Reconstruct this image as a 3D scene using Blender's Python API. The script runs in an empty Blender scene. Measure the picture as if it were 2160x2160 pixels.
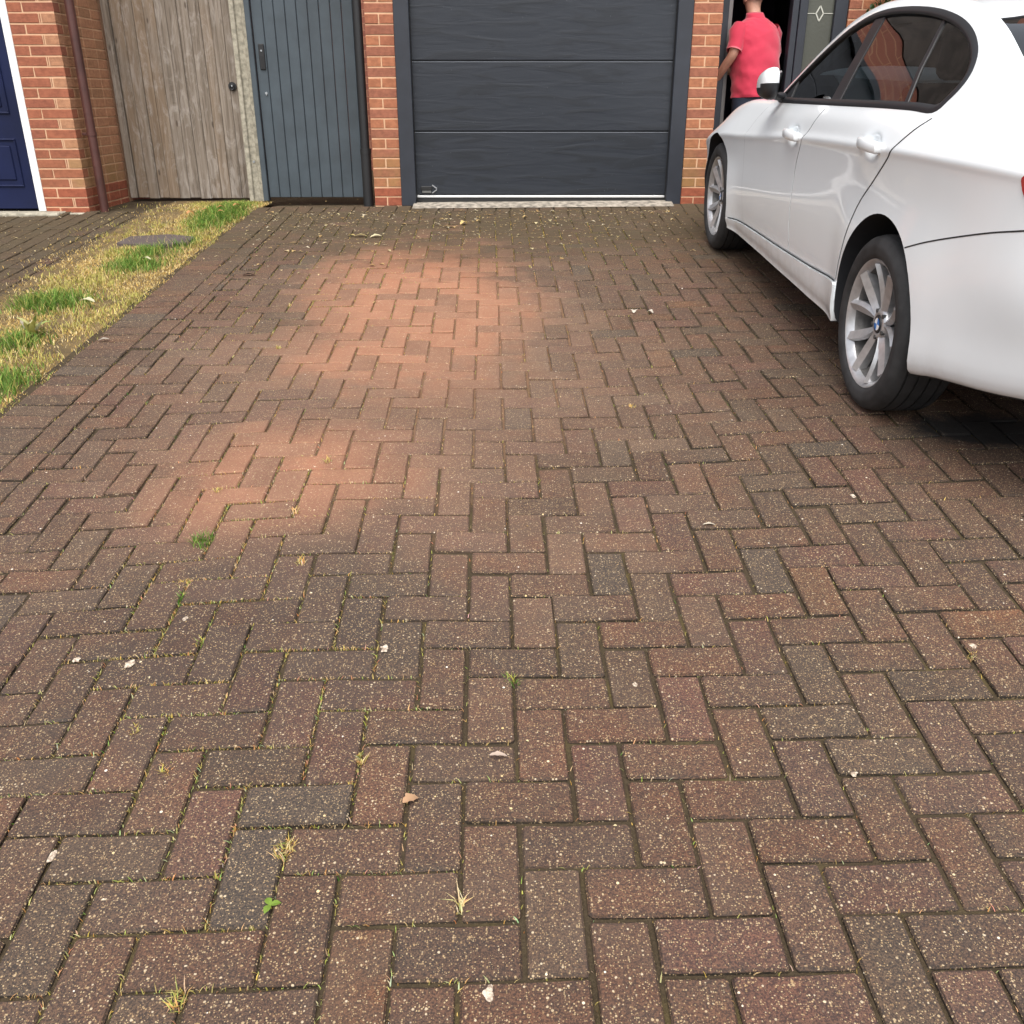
import bpy, bmesh, math, random
import numpy as np
from mathutils import Vector, Matrix, noise as mnoise

# ------------------------------------------------------------------ camera, sky, sun, exposure
scene = bpy.context.scene
COL = scene.collection
F_PX, PITCH, CAM_H, WALL_Y = 1950.0, math.radians(24.2888), 0.816, 7.923
cam_d = bpy.data.cameras.new('camera')
cam_d.sensor_width = 36.0
cam_d.lens = F_PX / 2160.0 * 36.0
cam_d.clip_start, cam_d.clip_end = 0.05, 500.0
cam = bpy.data.objects.new('camera', cam_d)
cam.location = (0, 0, CAM_H)
cam.rotation_euler = (math.pi / 2 - PITCH, 0, 0)
COL.objects.link(cam)
scene.camera = cam

SUN_EL, SUN_AZ = math.radians(60), math.radians(186)     # azimuth clockwise from +Y
world = bpy.data.worlds.new('World')
scene.world = world
world.use_nodes = True
wn, wl = world.node_tree.nodes, world.node_tree.links
wn.clear()
sky = wn.new('ShaderNodeTexSky')
sky.sky_type = 'NISHITA'
sky.sun_disc = False
sky.sun_elevation = SUN_EL
sky.sun_rotation = SUN_AZ
sky.air_density = 1.0
sky.dust_density = 4.0
sky.ozone_density = 0.6
cloud = wn.new('ShaderNodeHueSaturation')                 # an overcast sky: the same light with most of the blue gone
cloud.inputs['Saturation'].default_value = 0.30
bg = wn.new('ShaderNodeBackground')
bg.inputs['Strength'].default_value = 0.15
wo = wn.new('ShaderNodeOutputWorld')
wl.new(sky.outputs[0], cloud.inputs['Color'])
wl.new(cloud.outputs[0], bg.inputs['Color'])
wl.new(bg.outputs[0], wo.inputs['Surface'])

sun_d = bpy.data.lights.new('sun', 'SUN')
sun_d.energy = 1.3
sun_d.angle = math.radians(60)
sun_d.color = (1.0, 0.95, 0.88)
sun = bpy.data.objects.new('sun', sun_d)
sdir = Vector((math.sin(SUN_AZ) * math.cos(SUN_EL), math.cos(SUN_AZ) * math.cos(SUN_EL), math.sin(SUN_EL)))
sun.rotation_euler = sdir.to_track_quat('Z', 'Y').to_euler()
sun.location = sdir * 30
COL.objects.link(sun)

scene.view_settings.view_transform = 'Standard'
scene.view_settings.look = 'None'
scene.view_settings.gamma = 1.0
scene.view_settings.use_curve_mapping = False
scene.view_settings.exposure = 1.0
scene.render.engine = 'CYCLES'
scene.cycles.use_denoising = True
scene.cycles.max_bounces = 5
scene.cycles.transparent_max_bounces = 12

rng = random.Random(7)
nrng = np.random.default_rng(11)

# ------------------------------------------------------------------ helpers
def tag(o, label=None, cat=None, group=None, kind=None):
    if label: o['label'] = label
    if cat: o['category'] = cat
    if group: o['group'] = group
    if kind: o['kind'] = kind
    return o

def link(o, parent=None):
    COL.objects.link(o)
    if parent is not None:
        o.parent = parent
    return o

def empty(name, loc=(0, 0, 0), rot=(0, 0, 0)):
    o = bpy.data.objects.new(name, None)
    o.empty_display_size = 0.1
    o.location = loc
    o.rotation_euler = rot
    return link(o)

def mesh(name, verts, faces, mat=None, smooth=False):
    m = bpy.data.meshes.new(name)
    m.from_pydata([tuple(v) for v in verts], [], [tuple(f) for f in faces])
    if mat: m.materials.append(mat)
    if smooth: m.polygons.foreach_set('use_smooth', [True] * len(m.polygons))
    m.update()
    return m

def obj(name, me, parent=None, loc=None, rot=None):
    o = bpy.data.objects.new(name, me)
    if loc is not None: o.location = loc
    if rot is not None: o.rotation_euler = rot
    return link(o, parent)

def from_bm(name, bm, mat, parent=None, smooth=False, angle=None):
    bmesh.ops.recalc_face_normals(bm, faces=bm.faces)
    m = bpy.data.meshes.new(name)
    bm.to_mesh(m); bm.free()
    if mat: m.materials.append(mat)
    if smooth:
        m.polygons.foreach_set('use_smooth', [True] * len(m.polygons))
        if angle is not None:
            m.set_sharp_from_angle(angle=math.radians(angle))
    m.update()
    return obj(name, m, parent)

def box_bm(bm, x0, x1, y0, y1, z0, z1, bevel=0.0, seg=1):
    r = bmesh.ops.create_cube(bm, size=1.0)
    vs = r['verts']
    for v in vs:
        v.co = Vector((x0 + (v.co.x + .5) * (x1 - x0), y0 + (v.co.y + .5) * (y1 - y0), z0 + (v.co.z + .5) * (z1 - z0)))
    if bevel > 0:
        es = list({e for v in vs for e in v.link_edges})
        bmesh.ops.bevel(bm, geom=es, offset=bevel, segments=seg, affect='EDGES', profile=0.5)
    return bm

def box(name, x0, x1, y0, y1, z0, z1, mat, parent=None, bevel=0.0, seg=1):
    return from_bm(name, box_bm(bmesh.new(), x0, x1, y0, y1, z0, z1, bevel, seg), mat, parent)

def tube_geo(pts, radii, n=12, cap=True):
    """swept tube through pts, radius per point"""
    V, Fc = [], []
    pts = [Vector(p) for p in pts]
    up = Vector((0, 0, 1))
    prev = None
    for k, p in enumerate(pts):
        t = (pts[min(k + 1, len(pts) - 1)] - pts[max(k - 1, 0)]).normalized()
        if prev is None:
            a = t.cross(up if abs(t.z) < .9 else Vector((1, 0, 0))).normalized()
        else:
            a = (prev - t * prev.dot(t)).normalized()
        prev = a
        b = t.cross(a)
        r = radii[k] if hasattr(radii, '__len__') else radii
        rx, ry = r if hasattr(r, '__len__') else (r, r)
        for q in range(n):
            w = 2 * math.pi * q / n
            V.append(p + a * (math.cos(w) * rx) + b * (math.sin(w) * ry))
    for k in range(len(pts) - 1):
        for q in range(n):
            q2 = (q + 1) % n
            Fc.append((k * n + q, k * n + q2, (k + 1) * n + q2, (k + 1) * n + q))
    if cap:
        Fc.append(tuple(range(n))[::-1])
        Fc.append(tuple((len(pts) - 1) * n + q for q in range(n)))
    return V, Fc

def tube(name, pts, radii, mat, parent=None, n=12, cap=True, smooth=True):
    V, Fc = tube_geo(pts, radii, n, cap)
    m = mesh(name, V, Fc, mat, smooth)
    if smooth: m.set_sharp_from_angle(angle=math.radians(50))
    return obj(name, m, parent)

class Geo:
    """collects loose pieces into one mesh, with an optional colour per piece"""
    def __init__(s): s.v, s.f, s.c = [], [], []
    def add(s, V, Fc, col=None):
        o = len(s.v)
        s.v.extend(V)
        for k, f in enumerate(Fc):
            s.f.append(tuple(i + o for i in f)); s.c.append(col[k] if isinstance(col, list) else col)
    def build(s, name, mat, parent=None, smooth=False):
        m = mesh(name, s.v, s.f, mat, smooth)
        if s.c and s.c[0] is not None: paint(m, s.c)
        return obj(name, m, parent)

def paint(m, cols):
    a = m.color_attributes.new('tone', 'FLOAT_COLOR', 'CORNER')
    out = np.empty((len(m.loops), 4), dtype=np.float32)
    for p, c in zip(m.polygons, cols):
        out[p.loop_start:p.loop_start + p.loop_total] = c if len(c) == 4 else (*c, 1.0)
    a.data.foreach_set('color', out.ravel())

# ------------------------------------------------------------------ materials
class Mat:
    def __init__(s, name):
        s.m = bpy.data.materials.new(name); s.m.use_nodes = True
        s.t = s.m.node_tree; s.n = s.t.nodes; s.l = s.t.links
        s.n.clear()
        s.out = s.n.new('ShaderNodeOutputMaterial')
        s.b = s.n.new('ShaderNodeBsdfPrincipled')
        s.l.new(s.b.outputs[0], s.out.inputs[0])
    def put(s, sock, v):
        if hasattr(v, 'is_output') or isinstance(v, bpy.types.NodeSocket): s.l.new(v, sock)
        elif v is not None:
            if isinstance(v, tuple) and len(v) == 3 and sock.type == 'RGBA': v = (*v, 1)
            sock.default_value = v
    def nd(s, t, ins=None, **props):
        n = s.n.new('ShaderNode' + t)
        for k, v in props.items(): setattr(n, k, v)
        for k, v in (ins or {}).items(): s.put(n.inputs[k], v)
        return n
    def pos(s, world=True, scale=None):
        if world: o = s.nd('NewGeometry').outputs['Position']
        else: o = s.nd('TexCoord').outputs['Object']
        if scale:
            o = s.nd('Mapping', {'Vector': o, 'Scale': scale}).outputs[0]
        return o
    def noise(s, vec, scale, detail=3, rough=.55, out=0, dist=0):
        return s.nd('TexNoise', {'Vector': vec, 'Scale': scale, 'Detail': detail, 'Roughness': rough, 'Distortion': dist}).outputs[out]
    def voro(s, vec, scale, out='Distance', rnd=1.0):
        return s.nd('TexVoronoi', {'Vector': vec, 'Scale': scale, 'Randomness': rnd}).outputs[out]
    def mr(s, v, a, b, c=0.0, d=1.0, smooth=True):
        return s.nd('MapRange', {'Value': v, 'From Min': a, 'From Max': b, 'To Min': c, 'To Max': d}, interpolation_type='SMOOTHSTEP' if smooth else 'LINEAR').outputs[0]
    def math(s, op, a, b=None, clamp=False):
        n = s.nd('Math', {0: a}, operation=op, use_clamp=clamp)
        if b is not None: s.put(n.inputs[1], b)
        return n.outputs[0]
    def mix(s, f, a, b, mode='MIX'):
        n = s.nd('Mix', data_type='RGBA', blend_type=mode)
        s.put(n.inputs[0], f); s.put(n.inputs[6], a); s.put(n.inputs[7], b)
        return n.outputs[2]
    def ramp(s, v, stops):
        n = s.nd('ValToRGB', {0: v})
        e = n.color_ramp.elements
        while len(e) < len(stops): e.new(0.5)
        for k, (p, c) in enumerate(stops):
            e[k].position = p; e[k].color = (*c, 1)
        return n.outputs[0]
    def bump(s, h, strength=.3, dist=.002, normal=None):
        n = s.nd('Bump', {'Height': h, 'Strength': strength, 'Distance': dist})
        if normal is not None: s.l.new(normal, n.inputs['Normal'])
        s.l.new(n.outputs[0], s.b.inputs['Normal'])
        return n.outputs[0]
    def set(s, **kw):
        for k, v in kw.items(): s.put(s.b.inputs[k.replace('_', ' ')], v)
        return s.m

def plain(name, col, rough=.5, metal=0.0, coat=0.0, spec=.5, noise_amt=0.0, noise_scale=8.0, bump=0.0):
    M = Mat(name)
    c = col
    if noise_amt:
        n = M.noise(M.pos(False), noise_scale, 4)
        c = M.mix(M.mr(n, .3, .7), tuple(x * (1 - noise_amt) for x in col), tuple(min(1, x * (1 + noise_amt)) for x in col))
    if bump: M.bump(M.noise(M.pos(False), noise_scale * 12, 3), bump, .002)
    return M.set(Base_Color=c, Roughness=rough, Metallic=metal, Coat_Weight=coat, Coat_Roughness=.04, Specular_IOR_Level=spec)

def paver_material():
    M = Mat('paver_concrete')
    P = M.pos(True)
    att = M.nd('Attribute', attribute_name='tone')
    tone, own = att.outputs['Color'], att.outputs['Alpha']
    # patchy weathering across the blocks
    big = M.noise(P, 1.6, 4, .6)
    mid = M.noise(P, 9.0, 4, .6)
    fine = M.noise(P, 260, 2, .7)
    c = M.mix(M.mr(mid, .34, .66), M.mix(.42, tone, (.030, .026, .022)), tone)
    c = M.mix(M.mr(big, .42, .66, 0, .30), c, (.050, .043, .036))
    c = M.mix(M.mr(fine, .40, .62, 0, .85), M.mix(1, c, (.72, .72, .74), 'MULTIPLY'), M.mix(1, c, (2.1, 1.85, 1.5), 'MULTIPLY'))
    # the redder area in the middle of the drive
    sep = M.nd('SeparateXYZ', {0: P})
    wob = M.noise(P, 1.1, 4, .62)
    wob2 = M.math('ADD', M.math('MULTIPLY', M.math('SUBTRACT', wob, .5), 1.1), M.math('MULTIPLY', M.math('SUBTRACT', own, .5), .38))
    wob2 = M.math('ADD', wob2, M.math('MULTIPLY', M.math('SUBTRACT', mid, .5), .8))
    def blob(cx, cy, rx, ry, amt):
        dx = M.math('DIVIDE', M.math('SUBTRACT', sep.outputs[0], cx), rx)
        dy = M.math('DIVIDE', M.math('SUBTRACT', sep.outputs[1], cy), ry)
        d = M.math('SQRT', M.math('ADD', M.math('MULTIPLY', dx, dx), M.math('MULTIPLY', dy, dy)))
        return M.mr(M.math('ADD', d, wob2), 1.12, .38, 0, amt)
    red = M.math('MAXIMUM', blob(-.54, 5.15, .74, 1.75, 1.0), blob(-.74, 3.10, .55, .62, .70))
    redc = M.mix(M.mr(mid, .3, .7), (.235, .094, .050), (.345, .142, .076))
    redc = M.mix(M.mr(fine, .3, .7), redc, M.mix(1, redc, (1.35, 1.4, 1.45), 'MULTIPLY'))
    # individual blocks inside it keep their own grey or brown
    lum = M.nd('RGBToBW', {0: tone}).outputs[0]
    keep = M.mr(own, .05, .40, .45, 1.0)
    c = M.mix(M.math('MULTIPLY', M.math('MULTIPLY', red, keep), .93), c, redc)
    # pale haze round it, put into the block colour
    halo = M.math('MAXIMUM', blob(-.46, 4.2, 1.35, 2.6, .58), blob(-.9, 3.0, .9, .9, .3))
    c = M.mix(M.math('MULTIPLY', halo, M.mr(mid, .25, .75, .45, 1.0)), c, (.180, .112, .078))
    c = M.mix(blob(-.72, 2.10, .70, .55, .60), c, M.mix(.75, c, (.022, .020, .019)))      # grime below it
    # exposed pale aggregate
    def specks(scale, keepf, thr, col_a, col_b, base, amt):
        v = M.nd('TexVoronoi', {'Vector': P, 'Scale': scale})
        r = M.nd('SeparateColor', {0: v.outputs['Color']})
        on = M.mr(r.outputs[0], keepf, keepf + .02, 0, 1)
        size = M.math('MULTIPLY', r.outputs[1], thr)
        d = M.mr(v.outputs['Distance'], size, M.math('MULTIPLY', size, .6), 0, amt)
        return M.mix(M.math('MULTIPLY', on, d), base, M.mix(r.outputs[2], col_a, col_b)), M.math('MULTIPLY', on, d)
    c, m1 = specks(270, .38, .60, (.25, .155, .075), (.46, .35, .20), c, .78)
    c, m2 = specks(135, .72, .46, (.36, .24, .115), (.56, .47, .33), c, .74)
    c, m3 = specks(50, .88, .20, (.62, .46, .20), (.82, .78, .70), c, .9)
    # moss-brown film towards the house and the left edge
    film = M.math('MULTIPLY', M.mr(sep.outputs[1], 5.6, 7.1), M.mr(M.noise(P, 3.0, 4, .65), .24, .58))
    film = M.math('MAXIMUM', film, M.math('MULTIPLY', M.mr(sep.outputs[0], -2.3, -2.7), M.mr(M.noise(P, 2.2, 4, .65), .28, .60)))
    c = M.mix(M.math('MULTIPLY', film, .88), c, M.mix(fine, (.028, .021, .012), (.098, .070, .036)))
    # oil drip beside the rear wheel
    ow = M.math('MULTIPLY', M.math('SUBTRACT', M.noise(P, 7.0, 4, .7), .5), 1.5)
    ox = M.math('DIVIDE', M.math('SUBTRACT', sep.outputs[0], 1.76), .26)
    oy = M.math('DIVIDE', M.math('SUBTRACT', sep.outputs[1], 3.25), .17)
    od = M.math('ADD', M.math('SQRT', M.math('ADD', M.math('MULTIPLY', ox, ox), M.math('MULTIPLY', oy, oy))), ow)
    c = M.mix(M.mr(od, 1.2, .7, 0, .95), c, (.009, .008, .008))
    M.bump(M.noise(P, 260, 2, .7), .6, .0025)
    return M.set(Base_Color=c, Roughness=M.mr(mid, .3, .7, .74, .9), Specular_IOR_Level=.32)

def joint_material():
    M = Mat('joint_sand')
    P = M.pos(True)
    n = M.noise(P, 5.5, 4, .6)
    g = M.noise(P, 140, 3, .7)
    c = M.mix(g, (.020, .015, .009), (.080, .058, .034))
    c = M.mix(M.mr(n, .52, .70, 0, .55), c, M.mix(g, (.045, .038, .014), (.16, .120, .045)))
    s = M.nd('SeparateXYZ', {0: P})
    dx = M.math('DIVIDE', M.math('ADD', s.outputs[0], .45), 1.15)
    dy = M.math('DIVIDE', M.math('SUBTRACT', s.outputs[1], 4.7), 2.1)
    d = M.math('ADD', M.math('SQRT', M.math('ADD', M.math('MULTIPLY', dx, dx), M.math('MULTIPLY', dy, dy))), M.math('MULTIPLY', M.math('SUBTRACT', n, .5), 1.0))
    c = M.mix(M.mr(d, 1.1, .5, 0, .85), c, M.mix(g, (.13, .075, .045), (.26, .15, .09)))      # sand colour in the joints of the redder area
    M.bump(g, .8, .006)
    return M.set(Base_Color=c, Roughness=.95, Specular_IOR_Level=.2)

def soil_material():
    M = Mat('soil')
    P = M.pos(True)
    n = M.noise(P, 8, 5, .65); g = M.noise(P, 90, 4, .7)
    c = M.mix(n, (.045, .032, .020), (.105, .078, .046))
    c = M.mix(M.mr(g, .5, .7), c, (.17, .13, .075))
    M.bump(g, .8, .01)
    return M.set(Base_Color=c, Roughness=.95, Specular_IOR_Level=.2)

def brick_material(name, a, b, d, stain=0.0):
    M = Mat(name)
    P = M.pos(True); O = M.pos(False)
    r = M.nd('ObjectInfo').outputs['Random']
    n = M.noise(P, 30, 4, .65); g = M.noise(P, 260, 3, .7)
    c = M.ramp(r, [(0, a), (.5, b), (1, d)])
    c = M.mix(M.mr(n, .3, .72, 0, .75), c, M.mix(1, c, (.62, .60, .62), 'MULTIPLY'))
    # drag-faced streaks along the brick
    st = M.noise(M.pos(True, (14, 14, 160)), 1.0, 3, .6)
    c = M.mix(M.mr(st, .45, .68, 0, .45), c, M.mix(1, c, (1.35, 1.3, 1.25), 'MULTIPLY'))
    if stain:
        z = M.nd('SeparateXYZ', {0: P}).outputs[2]
        f = M.math('MULTIPLY', M.mr(z, .62, .16, 0, 1), M.mr(M.noise(P, 4.5, 4), .3, .65))
        c = M.mix(M.math('MULTIPLY', f, stain), c, (.23, .155, .055))
    M.bump(M.math('ADD', g, M.math('MULTIPLY', st, .7)), .5, .004)
    return M.set(Base_Color=c, Roughness=.88, Specular_IOR_Level=.25)

def mortar_material():
    M = Mat('mortar')
    P = M.pos(True)
    n = M.noise(P, 12, 4); g = M.noise(P, 300, 3, .7)
    c = M.mix(n, (.52, .315, .19), (.64, .42, .27))
    c = M.mix(M.mr(g, .5, .75, 0, .35), c, (.38, .23, .13))
    M.bump(g, .6, .004)
    return M.set(Base_Color=c, Roughness=.95, Specular_IOR_Level=.2)

def wood_material():
    M = Mat('weathered_wood')
    O = M.pos(True)
    r = M.nd('ObjectInfo').outputs['Random']
    shift = M.nd('CombineXYZ', {0: M.math('MULTIPLY', r, 37.0), 1: 0.0, 2: M.math('MULTIPLY', r, 19.0)}).outputs[0]
    V = M.nd('VectorMath', {0: O, 1: shift}, operation='ADD').outputs[0]
    Vg = M.nd('Mapping', {'Vector': V, 'Scale': (46, 46, 1.6)}).outputs[0]
    grain = M.noise(Vg, 1.0, 5, .62, dist=.7)
    broad = M.noise(M.nd('Mapping', {'Vector': V, 'Scale': (5, 5, 1.3)}).outputs[0], 1.0, 4, .6)
    c = M.ramp(grain, [(.28, (.085, .066, .049)), (.5, (.190, .156, .124)), (.75, (.30, .255, .210))])
    warm = M.mr(M.math('ADD', M.math('MULTIPLY', r, .6), M.math('MULTIPLY', broad, .7)), .62, .95, 0, .6)
    c = M.mix(warm, c, M.mix(grain, (.12, .078, .045), (.30, .205, .125)))
    pale = M.mr(M.noise(M.nd('Mapping', {'Vector': V, 'Scale': (11, 11, 4)}).outputs[0], 1.0, 5, .7, dist=1.6), .46, .72, 0, .62)
    c = M.mix(pale, c, (.36, .325, .29))
    kn = M.voro(M.nd('Mapping', {'Vector': V, 'Scale': (9, 9, 3.1)}).outputs[0], 1.0)
    c = M.mix(M.mr(kn, .11, .05, 0, .75), c, (.06, .042, .03))
    M.bump(grain, .5, .004)
    return M.set(Base_Color=c, Roughness=.85, Specular_IOR_Level=.25)

def garage_panel_material():
    M = Mat('garage_panel_woodgrain')
    O = M.pos(True)
    V = M.nd('Mapping', {'Vector': O, 'Scale': (2.3, 1.0, 15.0)}).outputs[0]
    w = M.noise(V, 1.0, 2.2, .5, dist=.9)
    fine = M.noise(M.nd('Mapping', {'Vector': O, 'Scale': (9, 1, 190)}).outputs[0], 1.0, 3, .6)
    c = M.mix(M.mr(w, .50, .64), (.0155, .0195, .027), (.009, .012, .017))
    c = M.mix(M.mr(M.noise(O, 1.1, 3), .35, .65, 0, .25), c, (.020, .023, .031))
    sc = M.voro(M.nd('Mapping', {'Vector': O, 'Scale': (34, 1, 9)}).outputs[0], 1.0)
    c = M.mix(M.mr(sc, .055, .02, 0, .35), c, (.24, .26, .28))
    M.bump(M.math('ADD', M.math('MULTIPLY', w, 1.0), M.math('MULTIPLY', fine, .16)), .5, .005)
    return M.set(Base_Color=c, Roughness=M.mr(w, .4, .65, .40, .5), Specular_IOR_Level=.45)

def blade_material(name='grass_blades'):
    M = Mat(name)
    c = M.nd('Attribute', attribute_name='tone').outputs['Color']
    M.set(Base_Color=c, Roughness=.7, Specular_IOR_Level=.25)
    tr = M.nd('BsdfTranslucent', {0: c})
    mx = M.nd('MixShader', {0: .3})
    M.l.new(M.b.outputs[0], mx.inputs[1]); M.l.new(tr.outputs[0], mx.inputs[2])
    M.l.new(mx.outputs[0], M.out.inputs[0])
    return M.m

def glass_material(name, tint, rough=0.0, refl=1.0):
    """thin pane: tinted see-through with a real Fresnel reflection"""
    M = Mat(name)
    fr = M.nd('Fresnel', {'IOR': 1.52})
    gl = M.nd('BsdfGlossy', {'Color': (refl, refl, refl), 'Roughness': rough})
    tr = M.nd('BsdfTransparent', {'Color': tint})
    mx = M.nd('MixShader')
    M.l.new(M.math('ADD', fr.outputs[0], .02), mx.inputs[0])
    M.l.new(tr.outputs[0], mx.inputs[1]); M.l.new(gl.outputs[0], mx.inputs[2])
    M.l.new(mx.outputs[0], M.out.inputs[0])
    M.n.remove(M.b)
    return M.m

MT = {}
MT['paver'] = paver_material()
MT['joint'] = joint_material()
MT['soil'] = soil_material()
MT['brick'] = brick_material('red_facing_brick', (.35, .140, .074), (.39, .162, .084), (.32, .122, .068), .62)
MT['brick_purple'] = brick_material('purple_facing_brick', (.28, .110, .068), (.31, .122, .074), (.25, .098, .064), .5)
MT['brick_plinth'] = brick_material('red_engineering_brick', (.29, .088, .048), (.33, .104, .056), (.26, .078, .045))
MT['brick_olive'] = brick_material('weathered_brightened_side_brick', (.37, .185, .105), (.41, .205, .115), (.34, .180, .100), .55)  # olive weathering, with albedo raised to make up for the shaded side
MT['brick_left'] = brick_material('brown_red_facing_brick', (.29, .104, .060), (.33, .118, .066), (.26, .092, .056), .10)
MT['mortar'] = mortar_material()
MT['wood'] = wood_material()
MT['garage'] = garage_panel_material()
MT['anthracite'] = plain('anthracite_frame', (.017, .0205, .029), .5, noise_amt=.12)
MT['grey_paint'] = plain('blue_grey_paint', (.044, .059, .071), .55, noise_amt=.14, noise_scale=5, bump=.06)
MT['white_paint'] = plain('white_frame_paint', (.80, .80, .78), .45, noise_amt=.04)
MT['blue_paint'] = plain('navy_door_paint', (.004, .008, .038), .55, spec=.25, noise_amt=.2, noise_scale=3)
MT['brown_plastic'] = plain('brown_pipe_plastic', (.070, .026, .021), .42, noise_amt=.25, noise_scale=6)
MT['black_plastic'] = plain('black_plastic', (.012, .012, .013), .45)
MT['rubber'] = plain('rubber_seal', (.012, .012, .012), .7)
MT['alu'] = plain('aluminium_strip', (.75, .76, .77), .35, metal=.4)
MT['steel'] = plain('galvanised_steel', (.5, .52, .54), .35, metal=1.0)
MT['dark'] = plain('dark_interior', (.020, .016, .024), .9)  # near-black colour stands in for the unlit rooms
MT['concrete'] = plain('concrete', (.30, .275, .215), .92, noise_amt=.30, noise_scale=30, bump=.5)
MT['threshold'] = plain('worn_concrete_threshold', (.25, .22, .18), .95, noise_amt=.5, noise_scale=22, bump=.7)
MT['blades'] = blade_material()
MT['brickwork'] = None
# ------------------------------------------------------------------ the ground
SL_Y, SL_X = 0.080823, 0.00792
GO, GR, GC = (-0.09993, 1.44369), 0.024412, 0.114769        # paving grid: origin, turn, pitch of half a block
# settlement of the old paving: soft humps and dips (x, y, height)
_amp = [-73,-39,2,50,19,-2,-1,-177,92,21,-115,-67,-19,-4,-227,109,80,-37,18,16,0,-127,88,30,-50,96,67,6,-70,96,49,-76,36,16,-7,
        -31,3,-52,-95,-1,-6,-8,-5,-11,-54,-62,2,7,-1,0,-3,-13,-17,-3,1,0]
HUMPS = [(-1.5 + .6 * (k % 7), 1.2 + .6 * (k // 7), a * 1e-4, .55) for k, a in enumerate(_amp)]
HUMPS.append((2.1, 3.3, .042, .75))
_HX, _HY, _HA, _HS = (np.array(v) for v in zip(*HUMPS))

def gz(x, y):
    h = float((_HA * np.exp(-((x - _HX) ** 2 + (y - _HY) ** 2) / (2 * _HS ** 2))).sum())
    return SL_Y * (min(y, 7.92) - 7.923) + SL_X * max(-4.5, min(4.5, x)) + h

def sheet(name, xs, ys, dz, mat, parent=None):
    V = [(x, y, gz(x, y) + dz) for y in ys for x in xs]
    n = len(xs)
    Fc = [(j * n + i, j * n + i + 1, (j + 1) * n + i + 1, (j + 1) * n + i) for j in range(len(ys) - 1) for i in range(n - 1)]
    return obj(name, mesh(name, V, Fc, mat, True), parent)

def lin(a, b, n): return [a + (b - a) * k / (n - 1) for k in range(n)]
gx = [-60, -30, -15, -8] + lin(-5, 5, 51) + [8, 15, 30, 60]
gy = [-40, -20, -10, -4] + lin(-1, 9.4, 53) + [11, 14, 20, 40]
tag(sheet('ground', gx, gy, -0.055, MT['soil']), kind='structure')

# ------------------------------------------------------------------ block paving
X_EDGE = -1.733                     # last herringbone joint before the two border courses
Y_APRON = 7.66
X_RIGHT = 3.75
Y_NEAR = 0.25
drive = sheet('driveway', lin(-2.12, X_RIGHT, 62), lin(Y_NEAR, 7.93, 80), -0.0085, MT['joint'])
tag(drive, kind='structure')

def clip(poly, n, d):
    """keep n.p <= d"""
    out = []
    for k in range(len(poly)):
        a, b = poly[k], poly[(k + 1) % len(poly)]
        da, db = n[0] * a[0] + n[1] * a[1] - d, n[0] * b[0] + n[1] * b[1] - d
        if da <= 0: out.append(a)
        if (da < 0 < db) or (db < 0 < da):
            t = da / (da - db)
            out.append((a[0] + (b[0] - a[0]) * t, a[1] + (b[1] - a[1]) * t))
    return out

def area(p):
    return .5 * abs(sum(p[k][0] * p[(k + 1) % len(p)][1] - p[(k + 1) % len(p)][0] * p[k][1] for k in range(len(p))))

def inset(p, d):
    """inset of a convex counter-clockwise polygon"""
    n = len(p); L = []
    for k in range(n):
        ax, ay = p[k]; bx, by = p[(k + 1) % n]
        l = math.hypot(bx - ax, by - ay)
        nx, ny = -(by - ay) / l, (bx - ax) / l
        L.append((nx, ny, nx * ax + ny * ay + d))
    out = []
    for k in range(n):
        a, b = L[k - 1], L[k]
        det = a[0] * b[1] - a[1] * b[0]
        if abs(det) < 1e-6: out.append(p[k]); continue
        out.append(((a[2] * b[1] - a[1] * b[2]) / det, (a[0] * b[2] - a[2] * b[0]) / det))
    return out

def outline(p, cut, r):
    """chamfer corners, add a point mid-edge and roughen slightly"""
    n = len(p); out = []
    for k in range(n):
        a, b, c = p[k - 1], p[k], p[(k + 1) % n]
        la, lc = math.hypot(a[0] - b[0], a[1] - b[1]), math.hypot(c[0] - b[0], c[1] - b[1])
        ca, cc = min(cut * r.uniform(.5, 1.7), la * .3), min(cut * r.uniform(.5, 1.7), lc * .3)
        out.append((b[0] + (a[0] - b[0]) / la * ca, b[1] + (a[1] - b[1]) / la * ca))
        out.append((b[0] + (c[0] - b[0]) / lc * cc, b[1] + (c[1] - b[1]) / lc * cc))
        if lc > .05:
            t = r.uniform(.35, .65)
            out.append((b[0] + (c[0] - b[0]) * t + r.uniform(-.0012, .0012), b[1] + (c[1] - b[1]) * t + r.uniform(-.0012, .0012)))
    return out

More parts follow.
